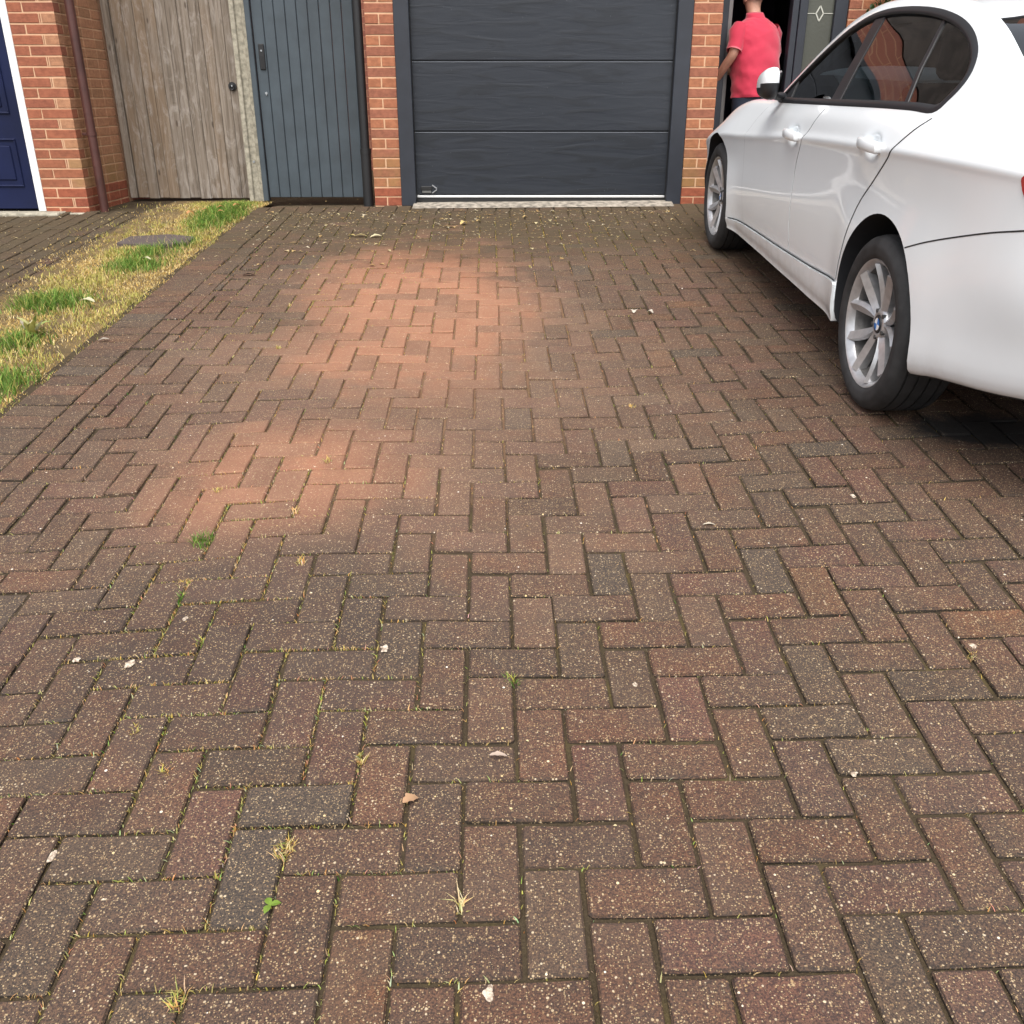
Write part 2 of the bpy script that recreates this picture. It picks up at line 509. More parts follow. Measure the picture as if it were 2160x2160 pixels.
def paver_geo(poly, r, gap=.0080, cham=.0048):
    poly = list(poly)
    s = sum(poly[k][0] * poly[(k + 1) % len(poly)][1] - poly[(k + 1) % len(poly)][0] * poly[k][1] for k in range(len(poly)))
    if s < 0: poly.reverse()
    cx, cy = sum(q[0] for q in poly) / len(poly), sum(q[1] for q in poly) / len(poly)
    # each block sits a touch askew
    a = r.gauss(0, .006); ca, sa = math.cos(a), math.sin(a)
    jx, jy = r.gauss(0, .0008), r.gauss(0, .0008)
    poly = [(cx + jx + ca * (x - cx) - sa * (y - cy), cy + jy + sa * (x - cx) + ca * (y - cy)) for x, y in poly]
    o = outline(inset(poly, gap * .5 * r.uniform(.7, 1.35)), .0045, r)
    i1 = [(cx + (x - cx) * (1 - cham / max(.02, math.hypot(x - cx, y - cy))), cy + (y - cy) * (1 - cham * 1.25 / max(.02, math.hypot(x - cx, y - cy)))) for x, y in o]
    dz, tx, ty = r.gauss(0, .0016), r.gauss(0, .014), r.gauss(0, .014)
    def z(x, y): return gz(x, y) + dz + tx * (x - cx) + ty * (y - cy)
    n = len(o)
    V = [(x, y, z(x, y) - .045) for x, y in o] + [(x, y, z(x, y) - .0045) for x, y in o] + [(x, y, z(x, y)) for x, y in i1]
    Fc = [tuple(range(2 * n, 3 * n))]
    for k in range(n):
        k2 = (k + 1) % n
        Fc.append((k, k2, n + k2, n + k)); Fc.append((n + k, n + k2, 2 * n + k2, 2 * n + k))
    return V, Fc, (cx, cy)

TONES = [(.074, .040, .029), (.068, .039, .029), (.070, .038, .031), (.061, .037, .029), (.058, .039, .030), (.051, .040, .034), (.078, .040, .025)]
TW = [5, 5, 4, 4, 2.4, .6, .35]
SOIL_SHADE = (.016, .0115, .0075, .5)
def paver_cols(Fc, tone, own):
    # soil and painted joint shade: full on the flanks, half on the arrises
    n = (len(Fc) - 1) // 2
    edge = tuple(.55 * a + .45 * b for a, b in zip(tone, SOIL_SHADE))
    return [(*tone, own)] + [(*SOIL_SHADE[:3], own), (*edge, own)] * n
def tone_for(r):
    b = r.choices(TONES, TW)[0]
    k = r.uniform(.88, 1.12)
    return tuple(v * k for v in b)

def gpt(i, j):
    c, s = math.cos(GR), math.sin(GR)
    return (GO[0] + GC * (c * i + s * j), GO[1] + GC * (s * i - c * j))

pr = random.Random(21)
blocks = []                                   # (polygon, tone)
for j in range(-62, 14):
    for i in range(-24, 44):
        for q in ('H', 'V'):
            if q == 'H':
                if (i - j - 1) % 4: continue
                p = [gpt(i, j + 1), gpt(i + 2, j + 1), gpt(i + 2, j), gpt(i, j)]
            else:
                if (i - j) % 4: continue
                p = [gpt(i, j + 2), gpt(i + 1, j + 2), gpt(i + 1, j), gpt(i, j)]
            for nrm, d in (((-1, 0), -X_EDGE), ((0, 1), Y_APRON), ((1, 0), X_RIGHT), ((0, -1), -Y_NEAR)):
                p = clip(p, nrm, d)
                if len(p) < 3: break
            if len(p) < 3 or area(p) < .0009: continue
            blocks.append((p, tone_for(pr)))
y = Y_NEAR + .03                              # stretcher border course
k = 0
while y < Y_APRON - .1:
    y2 = y + .2295
    blocks.append(([(X_EDGE - .1148, y), (X_EDGE, y), (X_EDGE, y2), (X_EDGE - .1148, y2)], tone_for(pr))); y = y2
y = Y_NEAR + .01                              # outer border course, blocks laid across
while y < Y_APRON - .05:
    y2 = y + .1148
    blocks.append(([(X_EDGE - .344, y), (X_EDGE - .1148, y), (X_EDGE - .1148, y2), (X_EDGE - .344, y2)], tone_for(pr))); y = y2
x = X_EDGE - .344                             # soldier course along the house
while x < X_RIGHT - .05:
    x2 = x + .1148
    blocks.append(([(x, Y_APRON + .002), (x2, Y_APRON + .002), (x2, Y_APRON + .232), (x, Y_APRON + .232)], tone_for(pr))); x = x2

def to_px(x, y, z):
    zc = y * math.cos(PITCH) - (z - CAM_H) * math.sin(PITCH)
    yu = y * math.sin(PITCH) + (z - CAM_H) * math.cos(PITCH)
    return 1080 + F_PX * x / zc, 1080 - F_PX * yu / zc

def seen_area(p):
    q = [to_px(x, y, gz(x, y)) for x, y in p]
    cx, cy = sum(v[0] for v in q) / len(q), sum(v[1] for v in q) / len(q)
    if not (-20 < cx < 2180 and 400 < cy < 2190): return 0
    wx = sum(v[0] for v in p) / len(p); wy = sum(v[1] for v in p) / len(p)
    if wx > 1.5 and wy > 2.75: return 0       # under the car
    return area(q)

order = sorted(range(len(blocks)), key=lambda k: -seen_area(blocks[k][0]))
own = set(order[:300])
far = Geo()
JOINTS = []                                   # joint segments, for the moss and weeds
for k, (p, tone) in enumerate(blocks):
    V, Fc, (cx, cy) = paver_geo(p, pr)
    for q in range(len(p)): JOINTS.append((p[q], p[(q + 1) % len(p)]))
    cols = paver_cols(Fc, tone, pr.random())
    if k in own:
        z0 = gz(cx, cy)
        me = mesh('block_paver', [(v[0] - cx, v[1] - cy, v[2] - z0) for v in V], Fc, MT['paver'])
        paint(me, cols)
        obj('block_paver', me, drive, (cx, cy, z0))
    else:
        far.add(V, Fc, cols)
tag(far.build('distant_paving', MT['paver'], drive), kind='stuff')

# the neighbour's drive beyond the grass: long joints running to the house
nd = sheet('neighbour_driveway', lin(-4.9, -2.60, 24), lin(2.5, 8.95, 40), -0.030, MT['joint'])
tag(nd, kind='structure')
nfar = Geo()
cnt = 0
def npaver(poly, own_it):
    V, Fc, (cx, cy) = paver_geo(poly, pr)
    V = [(v[0], v[1], v[2] - .018) for v in V]
    t = tuple(v * f * pr.uniform(.55, .85) for v, f in zip(pr.choice(TONES), (.82, .86, .78)))
    if own_it:
        z0 = gz(cx, cy)
        me = mesh('block_paver', [(v[0] - cx, v[1] - cy, v[2] - z0) for v in V], Fc, MT['paver'])
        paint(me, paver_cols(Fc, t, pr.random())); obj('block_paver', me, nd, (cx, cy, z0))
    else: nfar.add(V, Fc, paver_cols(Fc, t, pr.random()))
for a in range(20):
    xx = -2.66 - .1148 * (a + 1)
    yy = 2.6 + (.115 if a % 2 else 0)
    while yy < 7.76:
        lo = -2.86 + .03 * math.sin(yy * 3.1)
        if xx + .1148 < lo + .12:
            px = to_px(xx + .05, yy + .1, gz(xx, yy))
            npaver([(xx, yy), (xx + .1148, yy), (xx + .1148, yy + .2295), (xx, yy + .2295)], px[0] > -30 and yy > 4.0)
        yy += .2295
if nfar.v: tag(nfar.build('outer_paving', MT['paver'], nd), kind='stuff')

# ------------------------------------------------------------------ verge soil, slab, grass
M = Mat('dry_thatch'); P_ = M.pos(True)
t_ = M.noise(P_, 130, 4, .7); u_ = M.noise(P_, 6, 4, .65)
MT['thatch'] = M.set(Base_Color=M.mix(M.mr(u_, .35, .65), M.mix(t_, (.08, .056, .028), (.30, .21, .095)), M.mix(t_, (.045, .034, .020), (.17, .122, .062))), Roughness=.95, Specular_IOR_Level=.2)
M.bump(t_, .9, .012)
verge = sheet('verge', lin(-2.95, -2.075, 14), lin(2.4, 8.55, 60), -0.014, MT['thatch'])
tag(verge, kind='structure')
M = Mat('damp_slab'); P_ = M.pos(True)
g_ = M.noise(P_, 160, 3, .7)
MT['slab'] = M.set(Base_Color=M.mix(M.noise(P_, 9, 4), (.045, .034, .032), (.10, .075, .066)), Roughness=.9)
M.bump(g_, .5, .004)
bm = bmesh.new()
pts = [(-2.74, 6.60), (-2.44, 6.53), (-2.24, 6.60), (-2.25, 6.78), (-2.45, 6.86), (-2.72, 6.80)]
vs = [bm.verts.new((x, y, gz(x, y) + .012 + rng.uniform(-.002, .002))) for x, y in pts]
f = bm.faces.new(vs)
ex = bmesh.ops.extrude_face_region(bm, geom=[f])
for v in ex['geom']:
    if isinstance(v, bmesh.types.BMVert): v.co.z -= .05
bmesh.ops.bevel(bm, geom=list(bm.edges), offset=.004, segments=1, affect='EDGES')
tag(from_bm('paving_slab', bm, MT['slab']), 'dark broken paving slab lying in the grass verge', 'slab')

def blade(G, x, y, z, h, lean, ang, w, col, r):
    """one bent grass blade, two quads and a tip"""
    dx, dy = math.cos(ang), math.sin(ang)
    sx, sy = -dy * w * .5, dx * w * .5
    m = (x + dx * lean * .35, y + dy * lean * .35, z + h * .6)
    t = (x + dx * lean, y + dy * lean, z + h)
    G.add([(x - sx, y - sy, z), (x + sx, y + sy, z), (m[0] + sx * .8, m[1] + sy * .8, m[2]), (m[0] - sx * .8, m[1] - sy * .8, m[2]), t],
          [(0, 1, 2, 3), (3, 2, 4)], col)

STRAW = [(.62, .45, .16), (.70, .53, .22), (.54, .36, .11), (.74, .60, .32), (.46, .31, .10)]
GREEN = [(.11, .22, .030), (.15, .27, .042), (.19, .30, .060), (.085, .17, .024)]
OLIVE = [(.42, .39, .10), (.50, .44, .13), (.34, .33, .08)]
gr = random.Random(5)
grass = Geo()
LUSH = [(-2.40, 6.02, .17, .15), (-2.60, 5.20, .24, .17), (-2.24, 3.95, .12, .18), (-2.30, 7.60, .16, .5), (-2.42, 6.36, .16, .12), (-2.33, 6.62, .12, .16), (-2.45, 4.5, .12, .15)]
def lush(x, y):
    return max(math.exp(-(((x - a) / c) ** 2 + ((y - b) / d) ** 2)) for a, b, c, d in LUSH)
N = 0
while N < 92000:
    x, y = gr.uniform(-3.3, -2.06), 2.6 + 5.75 * math.sqrt(gr.random()) if gr.random() < .5 else gr.uniform(2.6, 8.3)
    N += 1
    nz = mnoise.noise(Vector((x * 3.1, y * 3.1, .3)))
    nz2 = mnoise.noise(Vector((x * 9, y * 9, 4.2)))
    left = -2.80 + .14 * mnoise.noise(Vector((y * 1.4, 2.0, 0))) + (.16 if y > 7.0 else 0)
    right = -2.065 + .085 * mnoise.noise(Vector((y * 4.0, 7.0, 0))) + .04 * mnoise.noise(Vector((y * 15.0, 3.0, 0))) + (.30 * max(0, y - 7.72))
    if x > right: continue
    if x < left and gr.random() > max(0, .42 + nz2) * math.exp(-(left - x) * 7): continue
    if -2.72 < x < -2.26 and 6.57 < y < 6.83 and gr.random() < .93: continue
    L = lush(x, y)
    dens = .72 + nz2 * .8 + L
    bare = mnoise.noise(Vector((x * 4.5 + 11, y * 2.6, 2.2)))
    if gr.random() > dens * max(.14, min(1, 1.42 + bare * 2.2)): continue
    z = gz(x, y) - .014
    if gr.random() < L * 1.05 - .05:
        c = gr.choice(GREEN if gr.random() < .86 else OLIVE); h = gr.uniform(.020, .062) * (.7 + L * .6)
    elif gr.random() < .26 + nz * .8:
        c = gr.choice(OLIVE); h = gr.uniform(.008, .030)
    else:
        c = gr.choice(STRAW); h = gr.uniform(.004, .019)
    k = gr.uniform(.65, 1.2)
    blade(grass, x, y, z, h, h * gr.uniform(.3, 1.5), gr.uniform(0, 6.283), gr.uniform(.0025, .0060), tuple(v * k for v in c), gr)
for k in range(900):          # seed stalks
    x, y = gr.uniform(-2.75, -2.15), gr.uniform(3.0, 7.9)
    h = gr.uniform(.03, .085)
    blade(grass, x, y, gz(x, y) - .012, h, h * gr.uniform(.3, 1.1), gr.uniform(0, 6.28), .0016, gr.choice(STRAW[1:4:2]), gr)
tag(grass.build('verge_grass', MT['blades']), 'patchy straw-coloured and green grass of the verge', 'grass', kind='stuff')

# moss and dry wisps in the joints
moss = Geo()
def joint_density(x, y):
    d = .035
    d += .60 * math.exp(-(((x + .92) / .22) ** 2 + ((y - 2.3) / .75) ** 2))
    d += .42 * math.exp(-(((x + .50) / .26) ** 2 + ((y - 1.5) / .8) ** 2))
    d += .34 * math.exp(-(((x + 1.1) / .5) ** 2 + ((y - 5.4) / 1.2) ** 2))
    d += .38 * math.exp(-(((x - .1) / 1.0) ** 2 + ((y - 6.6) / .6) ** 2))
    if x > .9: d *= .35
    return d
for (a, b) in JOINTS:
    mx, my = (a[0] + b[0]) / 2, (a[1] + b[1]) / 2
    if mx > 1.7 or my > 7.6: continue
    d = joint_density(mx, my) * (0.35 + 1.3 * max(0, mnoise.noise(Vector((mx * 6, my * 6, 1.7)))))
    L = math.hypot(b[0] - a[0], b[1] - a[1])
    for q in range(int(L * 560 * d + gr.random())):
        t = gr.random()
        x, y = a[0] + (b[0] - a[0]) * t + gr.gauss(0, .0016), a[1] + (b[1] - a[1]) * t + gr.gauss(0, .0016)
        c = gr.choice(STRAW if gr.random() < .76 else (OLIVE if gr.random() < .85 else GREEN))
        h = gr.uniform(.004, .011)
        blade(moss, x, y, gz(x, y) - .007, h, h * gr.uniform(.2, 1.6), gr.uniform(0, 6.283), gr.uniform(.0014, .003), tuple(v * gr.uniform(.5, 1.0) for v in c), gr)
tag(moss.build('joint_moss', MT['blades']), 'dry moss and wisps in the paving joints', 'moss', kind='stuff')

def tuft(x, y, n, hmax, cols, label, group=None, spread=.012):
    G = Geo()
    for q in range(n):
        a = gr.uniform(0, 6.283); rr = spread * math.sqrt(gr.random())
        h = hmax * gr.uniform(.4, 1)
        c = gr.choice(cols)
        blade(G, math.cos(a) * rr, math.sin(a) * rr * 1.6, -.008, h, h * gr.uniform(.3, 1.3), gr.uniform(0, 6.283), gr.uniform(.0018, .0042), tuple(v * gr.uniform(.7, 1.1) for v in c), gr)
    o = G.build('weed_tuft', MT['blades'])
    o.location = (x, y, gz(x, y))
    tag(o, label, 'weed', group)
    return o
tuft(-.951, 2.56, 110, .034, GREEN, 'lush green weed filling a long joint, the greenest clump in the paving', spread=.030)
tuft(-.926, 2.25, 40, .026, GREEN, 'round green weed below a straw-coloured clump in the same joint', spread=.016)
tuft(-.93, 2.33, 60, .020, STRAW, 'low straw-coloured clump touching a round green weed', spread=.024)
tuft(-.444, 1.375, 90, .024, STRAW + OLIVE[:1], 'big dry yellow grass tuft standing in a joint', spread=.017)
tuft(-.558, 1.07, 60, .026, OLIVE + STRAW[:2], 'upright yellow-green grass tuft at the corner of three blocks', spread=.013)
tuft(.0, 1.885, 40, .024, GREEN + OLIVE, 'small green weed at the end of a joint beside a brown block', spread=.014)
tuft(-.095, 1.245, 18, .038, STRAW[1:4:2], 'thin dry grass stalks fanning over a block corner', spread=.010)
tuft(-.80, 2.035, 50, .022, OLIVE + GREEN[2:3], 'yellow-green weed in the joint next to white droppings', spread=.014)
for (x, y) in ((-.70, 2.72), (-.62, 2.42), (-.86, 1.72), (-.75, 1.60), (-1.0, 2.9), (-1.13, 4.4), (-.66, 3.10), (1.16, 1.97), (.49, 3.62), (-.33, 1.62), (.115, 5.9), (.32, 6.1), (-1.22, 5.1)):
    tuft(x, y, 34, .022, STRAW + OLIVE[:1], 'small dry straw-coloured tuft in a paving joint', 'dry tufts in the paving joints', .012)
# a clover-like leaf sprout
def leaf_geo(L, w, curl, n=5, lobes=0.0, fold=.25):
    V, Fc = [], []
    for k in range(n + 1):
        t = k / n
        hw = w * .5 * math.sin(math.pi * min(1, t * .92 + .06)) * (1 + lobes * math.sin(t * 17))
        z = curl * L * (t - t * t) * 2.2
        V += [(t * L, -hw, z + fold * hw), (t * L, 0, z), (t * L, hw, z + fold * hw * .8)]
    for k in range(n):
        a = 3 * k
        Fc += [(a, a + 1, a + 4, a + 3), (a + 1, a + 2, a + 5, a + 4)]
    return V, Fc
G = Geo()
for a in (0.3, 2.1, 4.4):
    V, Fc = leaf_geo(.020, .014, .2, 4)
    ca, sa = math.cos(a), math.sin(a)
    G.add([(ca * v[0] - sa * v[1], sa * v[0] + ca * v[1], v[2] + .006) for v in V], Fc, (.17, .26, .04))
o = G.build('weed_sprout', MT['blades']); o.location = (-.443, 1.247, gz(-.443, 1.247))
tag(o, 'tiny bright green broad-leaved seedling in a joint below the big dry tuft', 'weed')

# the dried broad-leaved weed in the verge
G = Geo()
for k in range(22):
    a = gr.uniform(0, 6.283); el = gr.uniform(.2, 1.2); L = gr.uniform(.05, .13)
    V, Fc = leaf_geo(L, L * .32, gr.uniform(-.3, .5), 5, .25)
    ce, se, ca, sa = math.cos(el), math.sin(el), math.cos(a), math.sin(a)
    W = []
    for v in V:
        x1, z1 = v[0] * ce - v[2] * se, v[0] * se + v[2] * ce
        W.append((ca * x1 - sa * v[1], sa * x1 + ca * v[1], z1))
    G.add(W, Fc, tuple(c * gr.uniform(.7, 1.05) for c in gr.choice([(.55, .48, .26), (.60, .54, .34), (.36, .34, .12), (.20, .24, .06)])))
o = G.build('dried_plant', MT['blades']); o.location = (-2.42, 4.62, gz(-2.42, 4.62) - .01)
tag(o, 'dried pale thistle-like plant in the grass verge', 'plant')

# ------------------------------------------------------------------ fallen leaves and litter
LEAFC = [(.62, .50, .28), (.56, .40, .18), (.66, .58, .42), (.48, .31, .13), (.70, .60, .34)]
def fallen(x, y, L, a, col, label, group=None, z=.004, w=.5, curl=.35):
    L *= .72; curl *= .6
    V, Fc = leaf_geo(L, L * w, curl, 7, .22, .35)
    col = tuple(v * .78 for v in col)
    me = mesh('fallen_leaf', [(v[0] - L / 2, v[1], v[2]) for v in V], Fc, MT['blades'], True)
    paint(me, [col] * len(Fc))
    o = obj('fallen_leaf', me, None, (x, y, gz(x, y) + z), (gr.uniform(-.15, .15), gr.uniform(-.12, .12), a))
    return tag(o, label, 'leaf', group)
fallen(-1.07, 6.77, .13, .1, (.74, .62, .30), 'large pale yellow curled leaf lying among smaller leaves on the drive')
fallen(-.96, 6.75, .12, .25, (.78, .70, .44), 'cream leaf touching the large pale yellow curled leaf')
fallen(-1.14, 6.79, .09, -.5, (.70, .55, .22), 'small ochre leaf at the end of the pale yellow leaf cluster')
fallen(-.47, 7.05, .11, .1, (.46, .33, .17), 'brown curled leaf beside a yellow leaf in front of the garage')
fallen(-.36, 7.15, .10, .9, (.80, .62, .26), 'bright yellow standing leaf in front of the garage', w=.6, curl=.8)
fallen(-2.33, 5.10, .13, -.25, (.72, .68, .46), 'long cream leaf lying on the green grass of the verge', z=.03)
fallen(-2.31, 5.99, .11, -.6, (.66, .62, .40), 'pale twig-like leaf on the round green grass patch', z=.045, w=.3)
fallen(-1.60, 5.72, .11, .2, (.05, .032, .022), 'blackish brown leaf on the border course', w=.45)
fallen(-2.02, 4.52, .075, .2, (.60, .55, .46), 'whitish leaf on the outer border course')
fallen(.62, 2.625, .062, .05, (.74, .66, .52), 'cream leaf fragment lying along a joint in mid drive', w=.35)
fallen(-.03, 1.63, .055, .05, (.66, .52, .42), 'pinkish leaf fragment at the edge of a grey block', w=.35)
fallen(-.21, 1.50, .05, .6, (.62, .38, .22), 'rust-pink leaf beside yellow moss in a joint', w=.8)
for x, y in ((.652, 4.945), (.735, 4.925)):
    fallen(x, y, .05, gr.uniform(0, 3), (.72, .66, .56), 'small crumpled white leaf in mid drive, one of a close pair', 'pair of crumpled white leaves', w=.9, curl=.8)
for x, y in ((-2.32, 7.72), (-2.42, 7.62), (-2.28, 7.55), (-2.22, 7.80), (-2.50, 7.5)):
    fallen(x, y, gr.uniform(.07, .11), gr.uniform(0, 6.28), (.66, .33, .14), 'orange-brown leaf in the grass by the concrete post', 'orange leaves in the grass', z=.03, w=.7, curl=.6)
lit = Geo()
for k in range(4200):
    if k < 1500: x, y = gr.uniform(-2.0, 1.3), 7.65 - abs(gr.gauss(0, .62))
    elif k < 1800: x, y = gr.gauss(-1.45, .45), gr.gauss(6.7, .8)
    elif k < 2250: x, y = gr.uniform(-4.3, -2.1), gr.uniform(4.6, 8.2)
    elif k < 2700: x, y = gr.uniform(-2.0, 1.5), gr.uniform(1.2, 7.4)
    else: x, y = gr.uniform(-4.6, -2.55), gr.uniform(4.4, 8.5)
    L = gr.uniform(.007, .022) if (k < 2250 or k >= 2700) else gr.uniform(.004, .009)
    if k % 9 == 0 and k < 2250: L *= 2.2
    V, Fc = leaf_geo(L, L * gr.uniform(.3, .8), gr.uniform(0, .5), 2)
    a = gr.uniform(0, 6.283); ca, sa = math.cos(a), math.sin(a)
    z = gz(x, y) + (.003 if x > -2.1 else -.013)
    c = gr.choice(LEAFC) if k < 2700 or k % 6 == 0 else gr.choice([(.16, .11, .05), (.22, .15, .07), (.10, .07, .035), (.30, .22, .11)])
    s = gr.uniform(.55, 1.0)
    lit.add([(x + ca * v[0] - sa * v[1], y + sa * v[0] + ca * v[1], z + v[2]) for v in V], Fc, tuple(v * s for v in c))
tag(lit.build('leaf_litter', MT['blades']), 'pale leaf crumbs and bud scales scattered over the paving', 'litter', kind='stuff')

# white droppings and lichen spots on the blocks
M = Mat('white_droppings'); P_ = M.pos(True)
MT['splat'] = M.set(Base_Color=M.mix(M.mr(M.noise(P_, 120, 3, .7), .35, .65), (.20, .145, .105), (.56, .48, .38)), Roughness=.9)
for x, y, r0, lab in ((-.965, 1.968, .024, 'white bird dropping on a brown block near the green weeds'), (-.325, 2.005, .019, 'white dropping at the corner of a brown block'),
                      (-.039, 1.075, .018, 'cream lichen spot on a brown block with scattered grit'), (.735, 1.588, .019, 'cream lichen spot on a dark red block'),
                      (-1.111, 1.994, .016, 'pale dropping left of a bigger white one'), (1.116, 2.778, .016, 'white dropping on a brown block at mid drive'),
                      (1.178, 2.011, .015, 'white spot on a grey-brown block right of a dry tuft'), (-.90, 1.372, .017, 'white pebble-like spot beside a wide joint'),
                      (-.88, 2.15, .012, 'small white spot on a purple-grey block'), (.30, 1.88, .010, 'small cream spot on a reddish block')):
    n = 30
    V = [(0, 0, .0009)]
    r0 *= .75
    for q in range(n):
        rr = r0 * (.70 + .5 * mnoise.noise(Vector((math.cos(q / n * 6.283) * 1.3, math.sin(q / n * 6.283) * 1.3, x * 9))) + gr.uniform(-.05, .08))
        V.append((math.cos(q / n * 6.283) * rr, math.sin(q / n * 6.283) * rr * 1.3, .0006))
    Fc = [(0, 1 + q, 1 + (q + 1) % n) for q in range(n)]
    o = obj('dropping', mesh('dropping', V, Fc, MT['splat']), None, (x, y, gz(x, y) + .0012), (math.atan(SL_Y), 0, 0))
    tag(o, lab, 'dropping')
# ------------------------------------------------------------------ brickwork
CO, JT = .0733, .0098
Z0 = -.0105
_bc = {}
def brick_mesh(L, D, H, mat):
    """bevelled, slightly uneven brick centred on its own middle; a few shared variants per size"""
    key = (round(L, 3), round(D, 3), round(H, 3), mat.name, rng.randrange(3))
    if key not in _bc:
        bm = box_bm(bmesh.new(), -L / 2, L / 2, -D / 2, D / 2, -H / 2, H / 2)
        bmesh.ops.bevel(bm, geom=list(bm.edges), offset=.0028, segments=1, affect='EDGES')
        r = random.Random(hash(key) & 0xffff)
        for v in bm.verts: v.co += Vector((r.gauss(0, .0009), r.gauss(0, .0006), r.gauss(0, .0009)))
        bmesh.ops.recalc_face_normals(bm, faces=bm.faces)
        m = bpy.data.meshes.new('brick'); bm.to_mesh(m); bm.free(); m.materials.append(mat)
        _bc[key] = m
    return _bc[key]

def lay(parent, up, ax, a0, a1, b0, z, mat, depth=.1025, own=True):
    """one brick from a0 to a1 along axis ax, its face at b0"""
    L, H = a1 - a0, CO - JT
    me = brick_mesh(L, depth, H, mat)
    c = (a0 + a1) / 2; zc = z + H / 2
    j = rng.gauss(0, .0008)
    if ax == 'x': loc, rz = (c, b0 + depth / 2 + j, zc), 0
    else: loc, rz = (b0 - depth / 2 + j, c, zc), math.pi / 2
    if own:
        obj('brick', me, parent, loc, (0, 0, rz))
    else:
        R = Matrix.Translation(loc) @ Matrix.Rotation(rz, 4, 'Z')
        up.add([tuple(R @ v.co) for v in me.vertices], [tuple(p.vertices) for p in me.polygons])

def brickwork_material():
    M = Mat('distant_brickwork')
    O = M.pos(True)
    s = M.nd('SeparateXYZ', {0: O})
    V = M.nd('CombineXYZ', {0: M.math('ADD', s.outputs[0], s.outputs[1]), 1: M.math('ADD', s.outputs[2], .0105), 2: 0.0}).outputs[0]
    b = M.nd('TexBrick', {'Vector': V, 'Color1': (.32, .12, .080, 1), 'Color2': (.28, .105, .075, 1), 'Mortar': (.42, .22, .14, 1), 'Scale': 1.0,
                          'Mortar Size': .005, 'Brick Width': .225, 'Row Height': CO})
    return M.set(Base_Color=b.outputs['Color'], Roughness=.9)
MT['brickwork'] = brickwork_material()

# ------------------------------------------------------------------ the house with the garage
house = empty('brick_house', (.24, WALL_Y, 0))
tag(house, 'red brick house with a dark garage door between two brick piers', 'house')
HP = Matrix.Translation(house.location).inverted()
def under(o, root):
    """parent while keeping the world place of the mesh data"""
    o.parent = root
    o.matrix_parent_inverse = root.matrix_basis.inverted()
    return o
bpy.context.view_layer.update()

def pick(course):
    if course < 2: return MT['brick_plinth']
    return MT['brick'] if rng.random() < .62 else MT['brick_purple']

up = Geo()
for (xa, xb) in ((-1.119, -.898), (1.3745, 1.5955)):
    core = box('mortar', xa + .003, xb - .003, WALL_Y + .0035, WALL_Y + .335, -.08, 2.46, MT['mortar']); under(core, house)
    for c in range(33):
        z = Z0 + c * CO
        own = c < 25
        m = pick(c)
        if c % 2 == 1:
            m = MT['brick_purple'] if c > 1 else m
            sp = [(xa, xb)]
        else:
            mid = (xa + xb) / 2 + rng.uniform(-.008, .008)
            sp = [(xa, mid - JT / 2), (mid + JT / 2, xb)]
            if c > 1: m = MT['brick']
        for a0, a1 in sp:
            n0 = len(bpy.data.objects)
            lay(None, up, 'x', a0, a1, WALL_Y, z, m, own=own)
            if own: under(COL.objects[-1], house)
# lintel and wall over the garage opening
box_l = box('lintel', -.90, 1.372, WALL_Y + .012, WALL_Y + .12, 2.13, 2.46, MT['brickwork']); under(box_l, house)
ub = up.build('upper_brickwork', MT['brick']); under(ub, house); tag(ub, kind='stuff')
MT['dimmed_upper'] = plain('dimmed_upper_wall', (.085, .070, .062), .8, noise_amt=.3, noise_scale=9)  # unseen upper walls, colour chosen dark to dim the car-window reflection
uw = box('upper_wall', -1.119, 1.5955, WALL_Y + .002, WALL_Y + 5, 2.47, 5.0, MT['dimmed_upper']); under(uw, house)
sw = box('side_wall', -1.115, -.905, WALL_Y + .34, WALL_Y + 5, -.1, 2.46, MT['brickwork']); under(sw, house)
pw = box('porch_side_wall', 1.38, 1.59, WALL_Y + .34, WALL_Y + 5, -.1, 2.46, MT['brickwork']); under(pw, house)

# garage door: four embossed sections in an anthracite frame
GY = WALL_Y + .055
MT['edge_highlight'] = plain('panel_edge_highlight', (.16, .175, .20), .4)  # painted highlight: pale strip standing for light on the panels' top edges
gd = empty('garage_door_anchor', (0, 0, 0)); bpy.data.objects.remove(gd)
frame_bm = bmesh.new()
box_bm(frame_bm, -.8995, -.781, WALL_Y - .012, WALL_Y + .10, -.012, 2.13, .004)
box_bm(frame_bm, 1.2545, 1.3725, WALL_Y - .012, WALL_Y + .10, -.006, 2.13, .004)
box_bm(frame_bm, -.7808, 1.2543, WALL_Y - .010, WALL_Y + .10, 2.062, 2.129, .004)
gframe = under(from_bm('garage_door', frame_bm, MT['anthracite']), house)
def gpart(o): return under(o, gframe)
gpart(box('backing', -.90, 1.37, GY + .05, GY + .08, -.02, 2.12, MT['dark']))
zs = [.0665, .5485, 1.0555, 1.5625, 2.060]
for k in range(4):
    bm = box_bm(bmesh.new(), -.776, 1.2495, GY, GY + .042, zs[k] + .0025, zs[k + 1] - .0025)
    es = [e for e in bm.edges if all(v.co.y < GY + .001 for v in e.verts) and abs(e.verts[0].co.z - e.verts[1].co.z) < .001]
    bmesh.ops.bevel(bm, geom=es, offset=.007, segments=3, affect='EDGES')
    gpart(from_bm('door_panel', bm, MT['garage']))
    if k < 3: gpart(box('edge_highlight_strip', -.776, 1.2495, GY - .0012, GY + .004, zs[k + 1] - .0085, zs[k + 1] - .0045, MT['edge_highlight'], bevel=.001))
gpart(box('bottom_strip', -.776, 1.2495, GY - .004, GY + .03, .048, .0645, MT['alu'], bevel=.002))
gpart(box('rubber_seal', -.776, 1.2495, GY + .002, GY + .03, .012, .0475, MT['rubber']))
